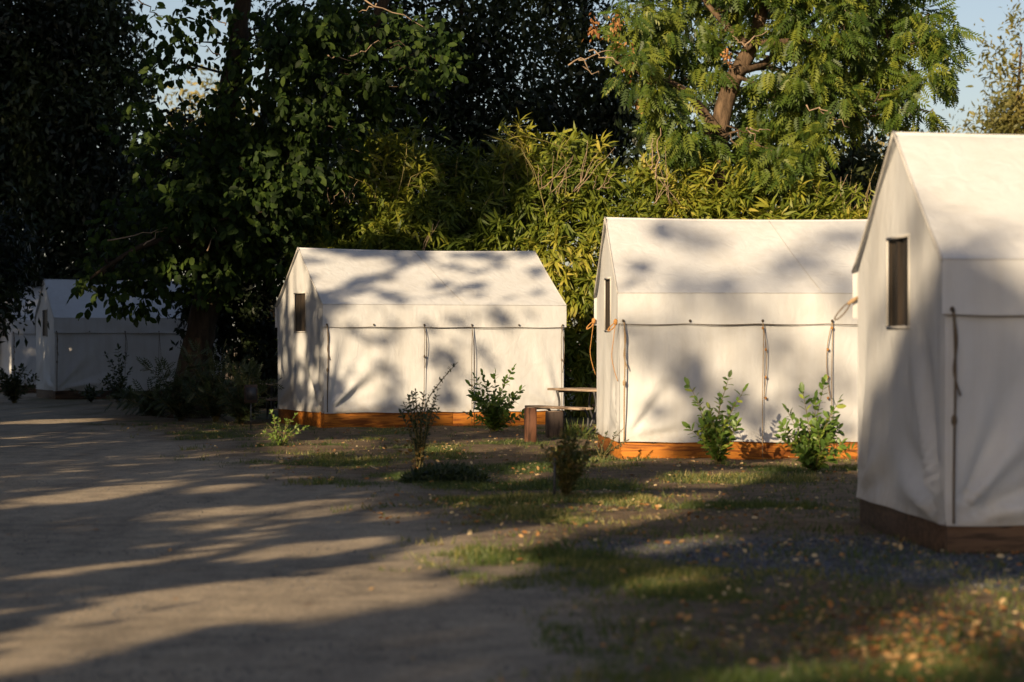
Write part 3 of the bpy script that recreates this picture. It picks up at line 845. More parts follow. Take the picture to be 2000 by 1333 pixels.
# --- the big broad-leaved tree on the left
DT = 50.0
base = at(388, 836, DT); base[2] = 0
tree = thing('broadleaf_tree', 'large tree with big oval leaves, thick dark trunk before the shaded tent', 'tree', base)
trunk_pts = smooth_path([at(366, 822, DT), at(374, 760, DT), at(390, 660, DT), at(408, 560, DT), at(418, 430, DT + .2), at(428, 300, DT + .3), at(448, 180, DT + .3), at(468, 60, DT + .2), at(480, -60, DT), at(500, -250, DT)], 40)
rad = np.interp(np.linspace(0, 1, 40), [0, .1, .2, .45, .7, 1], [.52, .42, .31, .25, .21, .11])
mb = MB(); mb.tube(trunk_pts, rad, 14); V = mb.V[0]
V[:560] += (rng.random((560, 1)) - .5) * .05 * unit(V[:560] - np.repeat(trunk_pts, 14, 0))
mb.build('trunk', M['bark'], tree, origin=base)
limb2 = smooth_path([at(418, 430, DT), at(500, 370, DT + .6), at(570, 295, DT + 1.0), at(625, 225, DT + 1.0), at(690, 110, DT + 1.2), at(745, 15, DT + .6), at(780, -120, DT + .6)], 26)
MB().tube(limb2, np.linspace(.17, .11, 26), 10).build('limb', M['bark'], tree, origin=base)
limb3 = smooth_path([at(412, 500, DT), at(350, 470, DT - .8), at(280, 480, DT - 1.3), at(210, 520, DT - 1.6), at(170, 550, DT - 1.7)], 20)
MB().tube(limb3, np.linspace(.10, .02, 20), 8).build('limb', M['bark'], tree, origin=base)
BL = [(425, 10, 70, 50, .7), (330, 60, 56, 56, .8), (365, 125, 44, 36, .6), (405, 215, 44, 30, .7), (290, 150, 40, 60, .6), (530, 110, 80, 80), (610, 60, 90, 70), (740, 100, 120, 80), (830, 110, 60, 70), (690, 170, 80, 40), (500, 230, 110, 70), (290, 250, 70, 40),
      (350, 330, 110, 60), (560, 350, 90, 70), (460, 400, 130, 80), (300, 430, 110, 70), (250, 510, 100, 50), (390, 500, 120, 55), (580, 450, 60, 60), (190, 560, 50, 32), (265, 575, 42, 40), (330, 545, 60, 26), (405, 550, 45, 45),
      (470, 530, 60, 50), (640, 270, 70, 70), (560, 540, 34, 40), (500, 320, 90, 60), (760, 190, 60, 40), (640, 400, 50, 60), (500, 120, 50, 60, .7), (450, 215, 50, 34, .6), (420, 330, 70, 60), (600, 180, 70, 60), (540, 290, 70, 50), (420, 470, 60, 50), (360, 400, 90, 60), (680, 60, 70, 50)]
BLB = [(x, y, a, b, DT - .8 + rng.uniform(-.8, .8), 1.0) + ((b_[0][0],) if b_[0] else ()) for x, y, a, b, *b_ in [(q[0], q[1], q[2], q[3], q[4:]) for q in BL]]
tw, tc = blob_points(BLB, 105)
nl = 8
TP = np.repeat(tw, nl, 0); n = len(TP)
axis_d = np.repeat(unit(rand_dirs(len(tw), .25) + unit(tw - tc) * .6), nl, 0)
kk = np.tile(np.arange(nl), len(tw))
LP = TP + axis_d * (kk * .055)[:, None]
side = unit(np.cross(axis_d, rand_dirs(n)))
LD = unit(side * .75 + axis_d * .45 + np.array([0, 0, -.75]) + rng.normal(0, .2, (n, 3)))
LN = unit(rand_dirs(n) * .6 + np.array([-.3, -.7, .55]))
LS = rng.uniform(.10, .25, n); LR = frames(LD, LN)
vis = np.where(in_frame(LP))[0]; vis = vis[np.argsort(LP[vis, 1] - LS[vis] * 4)]
# spread the single leaves over the front of the crown
pick = vis[:2400]; pick = pick[rng.permutation(len(pick))]
used = leaf_objects(T_oval(.55), LP, LR, LS, M['big_leaf'], tree, base, 'leaf', 300, pick)
V, F2, ti = inst(T_oval(.55), LP[~used], LR[~used], LS[~used], rng.random((~used).sum()), base)
cr = link('crown', np_mesh('crown', V, F2, ti), M['big_leaf'], tree); cr['kind'] = 'stuff'
limbs_to(tree, [trunk_pts[14:], limb2, limb3], tw, 46, .035, M['bark'], base)
for (x0, y0, x1, y1) in ((680, 110, 745, 85), (640, 108, 690, 120), (712, 0, 840, 60), (735, 8, 700, 25), (210, 470, 330, 445), (280, 480, 320, 450), (405, 490, 425, 440), (270, 0, 330, 40), (440, 50, 400, 20), (430, 110, 390, 90)):
    MB().tube(wobble(at(x0, y0, DT - 1.9), at(x1, y1, DT - 1.6), 8, .03), np.linspace(.016, .006, 8), 5).build('twig', M['twig'], tree, origin=base)

# --- dark fine-leaved trees behind
def dark_tree(label, trunk_px, depth, blobs, dens, leaf, mat, name='evergreen_tree', bark='bark', r0=.2, nlimb=14, tmpl=None, hang=.9, lean=0):
    bx = at(trunk_px, 700, depth); bx[2] = 0
    t = thing(name, label, 'tree', bx)
    P, Cn = blob_points([(b[0], b[1], b[2], b[3], depth + (b[4] if len(b) > 4 else 0), b[5] if len(b) > 5 else 1.6, b[6] if len(b) > 6 else 1) for b in blobs], dens, .15)
    # clumps: small bunches of leaves
    k = 11
    Q = np.repeat(P, k, 0) + rng.normal(0, leaf * 1.1, (len(P) * k, 3)) * np.array([1, 1, 1.5])
    Q = Q[Q[:, 2] > .1]; n = len(Q)
    D = rand_dirs(n, hang); Nn = rand_dirs(n) + np.array([-.2, -.5, .4])
    V, F2, ti = inst(tmpl or T_diamond(.42), Q, frames(D, Nn), rng.uniform(.45, 1.5, n) * leaf, np.clip(fbm(Q[:, 0] * .8 + 50, Q[:, 2] * .8 + Q[:, 1] * .6) * 1.9 - .6 + rng.normal(0, .16, n), 0, 1), bx)
    c = link('crown', np_mesh('crown', V, F2, ti), M[mat], t); c['kind'] = 'stuff'
    top = max(P[:, 2].max() * .92, 3)
    pts = smooth_path([bx - np.array([0, 0, .2]), bx + np.array([.1, 0, top * .3]), bx + np.array([-.15 + lean * .5, .1, top * .65]), bx + np.array([.1 + lean, 0, top])], 20)
    MB().tube(pts, np.linspace(r0, r0 * .2, 20), 9).build('trunk', M[bark], t, origin=bx)
    limbs_to(t, [pts[4:]], P, nlimb, r0 * .28, M[bark], bx)
    return t

dark_tree('dense near black evergreen filling the upper left corner', 60, 76, [(20, 60, 150, 130), (170, 40, 90, 100), (30, 230, 150, 130), (180, 200, 110, 120), (60, 400, 160, 130), (210, 370, 110, 110), (90, 540, 150, 60), (240, 500, 90, 60), (-40, 620, 60, 70), (260, 130, 36, 100, 0, 1.2, .35), (40, -90, 160, 90), (-60, 300, 80, 300)], 430, .24, 'fine_leaf', r0=.32)
dark_tree('dark drooping evergreen behind the big trunk, left of the dappled tent', 520, 57, [(360, 420, 110, 110), (480, 330, 100, 90), (470, 470, 110, 110), (560, 420, 90, 120), (590, 250, 80, 90), (470, 610, 70, 110, 0, .8, .9), (520, 680, 46, 110, 0, .8, .9), (350, 290, 70, 60), (620, 140, 70, 80), (540, 60, 60, 60, 0, 1, .5), (400, 600, 50, 60)], 330, .19, 'fine_leaf')
dark_tree('tall dark evergreen above the middle of the bamboo hedge', 900, 60, [(720, 250, 100, 90), (700, 60, 110, 90), (830, 130, 100, 110), (860, 270, 120, 90), (960, 60, 110, 100), (980, 210, 120, 100), (1010, 320, 120, 50), (800, -60, 150, 70), (1000, -60, 140, 70), (780, 350, 110, 50), (760, 440, 120, 60), (900, 420, 120, 60), (1020, 420, 110, 60), (640, 440, 80, 90)], 270, .19, 'fine_leaf')
dark_tree('dark slender evergreen with sky glinting through, left of the sunlit tree', 1140, 62, [(1110, 60, 90, 90), (1130, 200, 100, 100), (1090, 310, 90, 70), (1190, 300, 80, 80), (1200, 120, 60, 100, 0, 1.2, .55), (1120, -60, 110, 60), (1210, 220, 60, 60)], 250, .19, 'fine_leaf')
dark_tree('dark leafy thicket tree between the sunlit tree and the nearest tent', 1660, 57, [(1660, 370, 80, 60), (1720, 330, 60, 60), (1590, 390, 70, 50), (1540, 330, 80, 60), (1720, 420, 70, 60), (1450, 380, 70, 60), (1330, 360, 80, 60), (1290, 270, 60, 60), (1640, 300, 60, 30, 0, 1, .4)], 300, .19, 'fine_leaf')

dark_tree('low dark boughs hanging over the farthest tent at the left edge', -150, 61, [(-70, 480, 100, 90), (10, 545, 44, 50), (5, 595, 46, 22), (30, 490, 40, 50), (-60, 620, 60, 60)], 330, .2, 'fine_leaf')
dark_tree('dark green tree close behind the sunlit tree, filling its gaps', 1560, 58, [(1260, 60, 80, 70), (1370, 50, 80, 70), (1300, 180, 70, 70), (1420, 160, 60, 70), (1540, 60, 90, 60), (1560, 180, 80, 70), (1660, 110, 80, 60), (1700, 200, 60, 40), (1480, 260, 90, 50), (1600, 270, 60, 40), (1380, 270, 60, 50), (1750, 60, 60, 50)], 120, .2, 'fine_leaf')
# rusty hanging dead leaves in the dark trees
def leaf_bunch(parent, base, c, n, size, r, mat, name='dead_leaves'):
    P = c + rng.normal(0, 1, (n, 3)) * np.array([r[0], r[0], r[1]])
    V, F2, ti = inst(T_diamond(.5), P, frames(rand_dirs(n, 1.2), rand_dirs(n) + np.array([0, -.6, .2])), rng.uniform(.7, 1.2, n) * size, rng.random(n) * .6, base)
    o = link(name, np_mesh(name, V, F2, ti), mat, parent); o['kind'] = 'stuff'; return o

# --- the sunlit tree with pinnate leaves on the right
DR = 51.0
base = at(1400, 700, DR); base[2] = 0
rt = thing('pinnate_tree', 'sunlit tree with feathery green leaves and a leaning furrowed trunk', 'tree', base)
tp = smooth_path([at(1396, 810, DR), at(1398, 420, DR), at(1402, 330, DR), at(1406, 250, DR), at(1428, 165, DR), at(1466, 95, DR), at(1488, 20, DR), at(1510, -100, DR), at(1530, -220, DR)], 36)
MB().tube(tp, np.interp(np.linspace(0, 1, 36), [0, .3, .6, 1], [.24, .21, .17, .08]), 12).build('trunk', M['bark_pale'], rt, origin=base)
lims = []
for pl, r0, r1 in (([(1402, 258), (1370, 215), (1340, 180), (1300, 158), (1255, 146), (1200, 120)], .12, .03), ([(1440, 140), (1500, 120), (1560, 60), (1620, 10), (1660, -60)], .10, .03), ([(1440, 150), (1540, 190), (1600, 215), (1650, 248)], .045, .015), ([(1470, 85), (1600, 80), (1700, 90), (1790, 110)], .08, .02), ([(1466, 95), (1400, 30), (1350, -30)], .09, .03)):
    q = smooth_path([at(x, y, DR + rng.uniform(-.6, .4)) for x, y in pl], 18); lims.append(q)
    MB().tube(q, np.linspace(r0, r1, 18), 8).build('limb', M['bark_pale'], rt, origin=base)
MB().tube(smooth_path([at(1475, 400, DR - .4), at(1482, 370, DR - .4), at(1492, 335, DR - .4), at(1510, 290, DR - .2)], 12), np.linspace(.15, .06, 12), 9).build('limb', M['bark_pale'], rt, origin=base)
RB = [(1250, 50, 80, 60), (1340, 60, 90, 70), (1480, 30, 110, 60), (1600, 50, 120, 70), (1720, 40, 100, 60), (1790, 60, 70, 70), (1815, 150, 50, 45), (1700, 140, 100, 55), (1570, 130, 90, 60), (1350, 275, 60, 40), (1440, 300, 50, 40), (1520, 250, 80, 60),
      (1530, 320, 60, 45), (1670, 205, 80, 45), (1770, 200, 50, 40), (1285, 190, 50, 60), (1610, 190, 70, 50), (1490, 190, 60, 60), (1240, 130, 60, 60), (1330, 300, 40, 30), (1560, -60, 200, 70), (1350, -60, 150, 60), (1720, -50, 110, 60), (1400, 130, 50, 50), (1330, 130, 40, 40), (1590, 270, 46, 36), (1800, 225, 30, 26), (1345, 270, 62, 40), (1300, 255, 40, 30), (1520, 330, 64, 46), (1460, 300, 46, 40), (1840, 80, 40, 50), (1850, 150, 26, 30), (1640, 110, 90, 50)]
tw, tc = blob_points([(x, y, a * .92, b * .92, DR + (rng.uniform(-.2, 1.4) if 1290 < x < 1530 and y < 240 else rng.uniform(-1.0, .7)), .9) for x, y, a, b in RB], 88)
k = 4
LP = np.repeat(tw, k, 0) + rng.normal(0, .06, (len(tw) * k, 3)); n = len(LP)
LD = unit(np.repeat(unit(tw - tc), k, 0) * .6 + rand_dirs(n) * .85 + np.array([0, 0, -1.0]))
LN = unit(rand_dirs(n) * .6 + np.array([-.25, -.55, .6])); LS = rng.uniform(.30, .52, n); LR = frames(LD, LN)
vis = np.where(in_frame(LP))[0]; vis = vis[np.argsort(LP[vis, 1] - LS[vis] * 3)]
pick = vis[:3000]; pick = pick[rng.permutation(len(pick))]
used = leaf_objects(T_frond(), LP, LR, LS, M['frond'], rt, base, 'leaf', 300, pick)
V, F2, ti = inst(T_frond(), LP[~used], LR[~used], LS[~used], rng.random((~used).sum()), base)
cr = link('crown', np_mesh('crown', V, F2, ti), M['frond'], rt); cr['kind'] = 'stuff'
limbs_to(rt, [tp[16:]] + lims, tw, 40, .03, M['bark_pale'], base)
for (x0, y0, x1, y1) in ((1110, 128, 1200, 100), (1130, 118, 1170, 150), (1150, 100, 1215, 120), (1455, 90, 1500, 60), (1455, 90, 1430, 70), (1600, 210, 1660, 250), (1575, 205, 1640, 240), (1460, 250, 1480, 285), (1465, 250, 1505, 255), (1280, 350, 1290, 250), (1270, 330, 1275, 270), (1650, 20, 1700, 60), (1610, 70, 1680, 110)):
    MB().tube(wobble(at(x0, y0, DR - 1.5), at(x1, y1, DR - 1.3), 8, .04), np.linspace(.018, .007, 8), 5).build('twig', M['twig'], rt, origin=base)
for (x, y, rr) in ((1200, 85, .16), (1205, 50, .12), (1230, 120, .2), (1275, 145, .12), (1160, 55, .12), (1420, 110, .1), (1250, 200, .1)):
    leaf_bunch(rt, base, at(x, y, DR - .8), 40, .11, (rr * .5, rr), M['dead_leaf'])

# --- far trees seen through gaps and at the right edge
def far_tree(label, x, depth, blobs, dens, leaf, mat='far_leaf'):
    return dark_tree(label, x, depth, blobs, dens, leaf, mat, 'distant_tree', 'bark_pale', .2, 8, T_lance(.3), .2)
far_tree('blurred olive tree far off between the left trunks', 390, 150, [(370, 185, 40, 30), (420, 180, 40, 30), (470, 240, 70, 50), (350, 260, 50, 50), (420, 300, 80, 60)], 120, .45)
far_tree('pale feathery tree at the right edge above the nearest tent', 1990, 100, [(1935, 105, 36, 22, 0, .8, .35), (1990, 45, 26, 26, 0, .8, .5), (1970, 210, 40, 44, 0, 1.5, .8), (2020, 150, 30, 60, 0, 1, .8), (1960, 260, 60, 30), (2000, 300, 60, 60), (1960, 130, 40, 18, 0, .5, .5), (1985, 235, 50, 40)], 330, .3)
far_tree('low olive treetops just above the ridge of the nearest tent', 1760, 140, [(1690, 265, 40, 30, 0, 2, .6), (1760, 270, 50, 24), (1850, 262, 50, 14), (1900, 265, 40, 18), (1740, 330, 60, 50), (1680, 310, 40, 30)], 120, .4)

# ------------------------------------------------------------------ bamboo hedge
hb = np.array([2.0, 50.5, 0.0])
hedge = thing('bamboo_hedge', 'tall bamboo hedge with yellow green lance leaves behind the tents', 'bamboo', hb)
def hedge_top(xw):
    px_ = 1000 + xw / 50 * FPX
    ytop = np.interp(px_, [500, 620, 700, 800, 900, 1000, 1080, 1150, 1230, 1320, 1420, 1520, 1620, 1760], [450, 375, 325, 312, 305, 295, 312, 325, 358, 355, 368, 392, 398, 405])
    return CAM_H + (666.5 - ytop) / FPX * 50 + (fbm(xw * 1.6, xw * 0 + 2) - .5) * 1.5
ns = 10500
sx = rng.uniform(-4.6, 8.4, ns); front = rng.random(ns) ** 1.7
sz = rng.random(ns) ** .8 * hedge_top(sx)
bulge = (fbm(sx * 1.1 + 3, sz * 1.0) - .5) * 1.5
sy = 49.5 + bulge + front * 1.6 + np.clip(sz - 3.6, 0, 3) * .45
SP = np.stack([sx, sy, sz], 1)
keep = np.ones(ns, bool)
for k in range(26):   # gaps between the plumes
    c = np.array([rng.uniform(-4, 8), 49.6, rng.uniform(.8, 5)]); keep &= (np.linalg.norm((SP - c) / np.array([.28, 1.2, .28]), axis=1) > 1) | (front > .6)
SP = SP[keep]; ns = len(SP); m = 8
out_d = unit(np.stack([rng.normal(0, .6, ns), -np.abs(rng.normal(.6, .4, ns)), rng.normal(.1, .5, ns)], 1))
high = np.clip((SP[:, 2] - hedge_top(SP[:, 0]) + 1.0) / 1.0, 0, 1); out_d = unit(out_d + np.stack([0 * high, 0 * high, high * 1.3], 1))
SP[:, 2] += high * rng.random(ns) ** 3 * .55
OD = np.repeat(out_d, m, 0); n = ns * m
LP = np.repeat(SP, m, 0) + OD * (np.tile(np.arange(m), ns) * .016)[:, None]
LD = unit(OD * .95 + rng.normal(0, .5, (n, 3)) + np.array([0, -.1, -.42]))
LN = unit(np.array([-.2, -.5, .8]) + rng.normal(0, .4, (n, 3)))
LS = rng.uniform(.18, .40, n); LR = frames(LD, LN)
tint = np.clip(np.repeat(.30 + .36 * np.clip((SP[:, 0] + 1.0) / 2.2, 0, 1) + (fbm(SP[:, 0] * .9 + 7, SP[:, 2] * .9) - .5) * 1.3 + rng.normal(0, .12, ns), m) + rng.normal(0, .12, n), 0, 1)  # tint yellows towards the right, painting sun and shade into the leaf colour
vis = np.where(in_frame(LP) & (LP[:, 2] > 2.6))[0]; vis = vis[np.argsort(LP[vis, 1])][:3000]; vis = vis[rng.permutation(len(vis))]
used = leaf_objects(T_lance(), LP, LR, LS, M['bamboo'], hedge, hb, 'leaf', 300, vis)
V, F2, ti = inst(T_lance(), LP[~used], LR[~used], LS[~used], tint[~used], hb)
o = link('foliage', np_mesh('foliage', V, F2, ti), M['bamboo'], hedge); o['kind'] = 'stuff'
for k in range(110):
    x = rng.uniform(-4.4, 8.2); y = rng.uniform(50.2, 51.6); h = hedge_top(np.array([x]))[0] * rng.uniform(.85, 1.06)
    MB().tube(smooth_path([(x, y, 0), (x + rng.normal(0, .08), y, h * .5), (x + rng.normal(0, .3), y - rng.uniform(0, .7), h * .9), (x + rng.normal(0, .5), y - rng.uniform(.2, 1.0), h)], 9), np.linspace(.016, .004, 9), 5, cap=False).build('culm', M['culm'], hedge, origin=hb)
# dry reddish stalks poking out
for (x0, y0, x1, y1, q) in ((1120, 375, 1150, 300, 5), (1085, 380, 1090, 320, 4), (1060, 370, 1075, 315, 4), (660, 400, 665, 360, 3), (680, 400, 685, 365, 3), (820, 500, 840, 440, 3), (1170, 370, 1200, 345, 4), (1280, 400, 1300, 340, 3), (1310, 400, 1285, 300, 3)):
    for k in range(q):
        MB().tube(wobble(at(x0 + rng.normal(0, 8), y0, 49.2), at(x1 + rng.normal(0, 22), y1 + rng.normal(0, 12), 49.0), 6, .02), np.linspace(.010, .004, 6), 4).build('dry_stalk', M['twig'], hedge, origin=hb)

# dry sticks leaning in the thicket right of the sunlit tree
st = thing('brush_pile', 'tangle of dry leaning stalks left of the nearest tent ridge', 'brush', (6.9, 50.2, 0))
ob = np.array([6.9, 50.2, 0])
for k in range(46):
    x0 = rng.uniform(1590, 1730); x1 = x0 + rng.normal(35, 40)
    MB().tube(wobble(at(x0, 480, 50.3 + rng.uniform(-.4, .4)), at(x1, rng.uniform(320, 410), 50 + rng.uniform(-.4, .4)), 7, .04), np.linspace(.014, .004, 7), 4).build('stalk', M['twig'] if k % 2 else M['culm'], st, origin=ob)

# ------------------------------------------------------------------ shrubs
def shrub(name, label, px_, py_, d, stems, leaf, leafmat, nleaf, tmpl=None, spread=.35, stem_r=.008, down=-.2, name_leaf='leaf', objects=True, droop=0.0, stemmat='stem', group=None):
    """stems: list of (dx, dz) tips in metres; each stem carries leaves in opposite pairs"""
    b = at(px_, py_, d); b[2] = float(ground_z(np.array([b[0]]), np.array([b[1]]))[0])
    t = thing(name, label, 'shrub', b, group=group)
    tm = tmpl or T_oval(.5)
    P = []; D = []
    for (dx, dz) in stems:
        dy = rng.uniform(-spread, spread) * .8
        pts = smooth_path([(rng.normal(0, .02), rng.normal(0, .02), -.03), (dx * .35 + rng.normal(0, .02), dy * .5, dz * .5), (dx, dy, dz)], 12)
        MB().tube(pts, np.linspace(stem_r, stem_r * .35, 12), 5, cap=False).build('stem', M[stemmat], t)
        for k in range(nleaf):
            f = .18 + .82 * (k + .5) / nleaf; i = min(int(f * 11), 10)
            p = pts[i] + (pts[i + 1] - pts[i]) * (f * 11 - i); ax = unit(pts[i + 1] - pts[i])
            th = (k % 2) * math.pi / 2 + rng.normal(0, .5)
            sd = unit(np.cross(ax, (math.cos(th), math.sin(th), .1)))
            for s in (-1, 1):
                P.append(p); D.append(unit(sd * s * .8 + ax * .55 + rng.normal(0, .2, 3) + np.array([0, 0, -droop])))
        P.append(pts[-1]); D.append(unit(ax))
    P = np.array(P); D = np.array(D); n = len(P)
    R = frames(D, unit(np.array([-.1, -.35, .8]) + rng.normal(0, .35, (n, 3)))); s = rng.uniform(.7, 1.25, n) * leaf
    if objects and n <= 330:
        leaf_objects(tm, P, R, s, M[leafmat], t, np.zeros(3), name_leaf, 300, np.arange(n))
    else:
        used = np.zeros(n, bool)
        if objects: used = leaf_objects(tm, P, R, s, M[leafmat], t, np.zeros(3), name_leaf, 300, rng.permutation(n))
        V, F2, ti = inst(tm, P[~used], R[~used], s[~used], rng.random((~used).sum()))
        o = link('foliage', np_mesh('foliage', V, F2, ti), M[leafmat], t); o['kind'] = 'stuff'
    return t

def fan(n, w, h, bias=0):
    return [(rng.normal(bias, w), h * rng.uniform(.3, .8)) for _ in range(n)]

shrub('leafy_shrub', 'green shrub with two tall leaders against the left half of the sunlit tent', 1403, 905, 30.4, [(-.36, .98), (-.27, .78), (.12, 1.08), (.30, .93), (.02, .80), (-.12, .70), (.2, .7)] + fan(28, .17, .74), .10, 'shrub', 11, group='shrubs planted before the sunlit tent')
shrub('leafy_shrub', 'glossy green shrub before the right part of the sunlit tent, beside the nearest tent', 1588, 925, 28.8, [(.16, 1.06), (-.12, .95), (.28, .85), (-.3, .72), (.05, .86), (.2, .7), (-.2, .6)] + fan(30, .18, .74), .105, 'shrub', 11, group='shrubs planted before the sunlit tent')
shrub('leafy_shrub', 'bushy dark green shrub before the right half of the dappled tent', 965, 836, 42.0, [(-.42, .80), (-.2, 1.0), (.02, .98), (.33, 1.08), (.46, .72), (.2, .9), (-.33, .95), (-.1, .8)] + fan(30, .24, .82), .11, 'shrub', 11)
# the lanky one with a long leaning branch
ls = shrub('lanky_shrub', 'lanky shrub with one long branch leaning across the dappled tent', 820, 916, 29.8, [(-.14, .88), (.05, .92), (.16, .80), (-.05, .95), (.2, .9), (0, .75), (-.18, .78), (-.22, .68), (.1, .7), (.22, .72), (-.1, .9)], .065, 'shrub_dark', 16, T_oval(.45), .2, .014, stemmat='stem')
sp = smooth_path([(0.02, 0, .55), (.10, 0, .85), (.26, -.02, 1.08), (.45, 0, 1.30)], 16)
MB().tube(sp, np.linspace(.009, .004, 16), 5).build('stem', M['stem'], ls)
Pn = sp[rng.integers(3, 16, 70)] + rng.normal(0, .012, (70, 3)); Dn = rand_dirs(70)
leaf_objects(T_oval(.45), Pn, frames(Dn, rand_dirs(70)), rng.uniform(.02, .05, 70), M['shrub_dark'], ls, np.zeros(3), 'leaf', 70, np.arange(70))
Pn = rng.normal(0, 1, (80, 3)) * np.array([.14, .1, .13]) + np.array([-.03, -.05, .22]); Dn = rand_dirs(80, .4)
o = leaf_objects(T_oval(.5), Pn, frames(Dn, rand_dirs(80)), rng.uniform(.04, .075, 80), M['rust_leaf'], ls, np.zeros(3), 'bronze_leaf', 80, np.arange(80))
shrub('round_bush', 'rounded olive green bush beside a dark stake in front of the sunlit tent', 1106, 976, 23.9, [(rng.normal(0, .13), rng.uniform(.3, .66)) for _ in range(50)], .055, 'olive_bush', 10, T_oval(.5), .2)
shrub('small_bush', 'small bright yellow green bush at the left foot of the dappled tent', 550, 874, 35.6, [(-.18, .5), (.2, .46), (-.05, .4), (.08, .38), (-.12, .42), (.25, .3), (-.22, .3)] + fan(6, .14, .4), .055, 'shrub_light', 8)
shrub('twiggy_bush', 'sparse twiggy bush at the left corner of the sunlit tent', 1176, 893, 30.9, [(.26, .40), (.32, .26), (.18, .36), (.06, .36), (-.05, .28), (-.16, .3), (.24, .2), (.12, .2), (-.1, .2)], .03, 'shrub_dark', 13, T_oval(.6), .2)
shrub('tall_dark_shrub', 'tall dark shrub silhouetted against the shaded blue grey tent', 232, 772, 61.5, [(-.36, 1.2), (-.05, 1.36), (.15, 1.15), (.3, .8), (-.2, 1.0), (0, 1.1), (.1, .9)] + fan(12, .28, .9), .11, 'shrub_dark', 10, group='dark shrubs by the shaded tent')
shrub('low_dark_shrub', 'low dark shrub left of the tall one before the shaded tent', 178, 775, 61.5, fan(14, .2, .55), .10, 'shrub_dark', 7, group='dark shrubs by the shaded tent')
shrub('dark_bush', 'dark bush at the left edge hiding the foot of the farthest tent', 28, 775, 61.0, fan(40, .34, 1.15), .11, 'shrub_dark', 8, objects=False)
for (x, y, d, w, h, nm, lab) in ((420, 830, 46.5, .34, 1.3, 'sapling_clump', 'dark sapling clump right of the big trunk base'), (352, 822, 48.0, .30, 1.05, 'sapling_clump', 'dark sapling clump left of the big trunk base'),
                                 (470, 835, 45.5, .28, 1.0, 'sapling_clump', 'dark sapling clump just left of the small sign'), (300, 812, 50.5, .38, .5, 'sapling_clump', 'low dark brush under the shaded tent near the trunk')):
    shrub(nm, lab, x, y, d, fan(34, w * 1.15, h * 1.35), .24, 'shrub_dark', 5, T_frond(5, .26), .4, objects=False, droop=.25, group='undergrowth round the big trunk')
# low creeping juniper mat
jb = at(868, 943, ground_d(943)); jb[2] = 0
jt = thing('creeping_juniper', 'low dark creeping juniper mat at the lawn edge', 'shrub', jb)
n = 2600; Pn = np.stack([rng.uniform(-.46, .46, n), rng.uniform(-.3, .45, n), np.zeros(n)], 1); Pn[:, 2] = rng.random(n) * .17 * np.clip(1.1 - (Pn[:, 0] / .47) ** 2, .1, 1)
V, F2, ti = inst(T_lance(.22), Pn, frames(unit(rand_dirs(n) * .8 + np.array([0, 0, .5])), rand_dirs(n)), rng.uniform(.05, .10, n), rng.random(n) * .7)
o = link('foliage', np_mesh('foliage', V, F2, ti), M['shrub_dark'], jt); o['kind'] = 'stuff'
MB().tube([(-.3, 0, .02), (0, .05, .05), (.35, 0, .03)], .012, 5).build('stem', M['stem'], jt)
# strap-leaved clump by the picnic table
sb = at(1118, 852, 39.5); sb[2] = 0
stp = thing('strap_leaf_plant', 'clump of pale strap leaves beside the dark post and picnic bench', 'plant', sb)
n = 90; Pn = np.stack([rng.normal(0, .12, n), rng.normal(0, .1, n), np.full(n, .0)], 1)
leaf_objects(T_lance(.09), Pn, frames(unit(np.stack([rng.normal(0, .6, n), rng.normal(0, .4, n), np.full(n, .8)], 1)), rand_dirs(n)), rng.uniform(.2, .36, n), M['grass'], stp, np.zeros(3), 'leaf', n, np.arange(n))

# ------------------------------------------------------------------ posts, sign, stake
def post(label, px_, y0, y1, d, w, mat, lean=0):
    b = at(px_, y1, d); b[2] = 0
    t = thing('wooden_post', label, 'post', b, math.radians(lean), 'short timber posts by the picnic bench')
    h = (y1 - y0) / FPX * d
    MB().box((-w / 2, -w / 2, -.1), (w / 2, w / 2, h), .012).build('post_body', M[mat], t, smooth=False)
    MB().box((-w / 2 + .016, -w / 2 + .016, h - .002), (w / 2 - .016, w / 2 - .016, h + .010)).build('end_grain', M['plank'], t, smooth=False)
    return t
post('short reddish timber post left of the picnic bench', 1036, 796, 862, 37.8, .165, 'post', 14)
post('short dark timber post under the picnic bench', 1083, 802, 852, 39.4, .24, 'post_dark', 18)
b = at(490, 838, 42.7); b[2] = 0
sg = thing('site_sign', 'small dark sign on a thin stake left of the dappled tent', 'sign', b)
MB().tube([(0, 0, -.1), (0, 0, .55)], .012, 6).build('stake', M['metal'], sg)
MB().box((-.115, -.02, .48), (.115, .008, .80), .006).build('plate', M['sign'], sg, smooth=False)
MB().box((-.09, -.024, .53), (.09, -.021, .75)).build('face', M['metal'], sg, smooth=False)
b = at(1083, 978, 23.8); b[2] = 0
sk = tag(MB().tube([(0, 0, -.1), (0, 0, .2), (.004, 0, .42)], [.014, .014, .012], 7).build('stake', M['metal']), 'thin dark stake beside the rounded olive green bush', 'stake')
sk.location = b

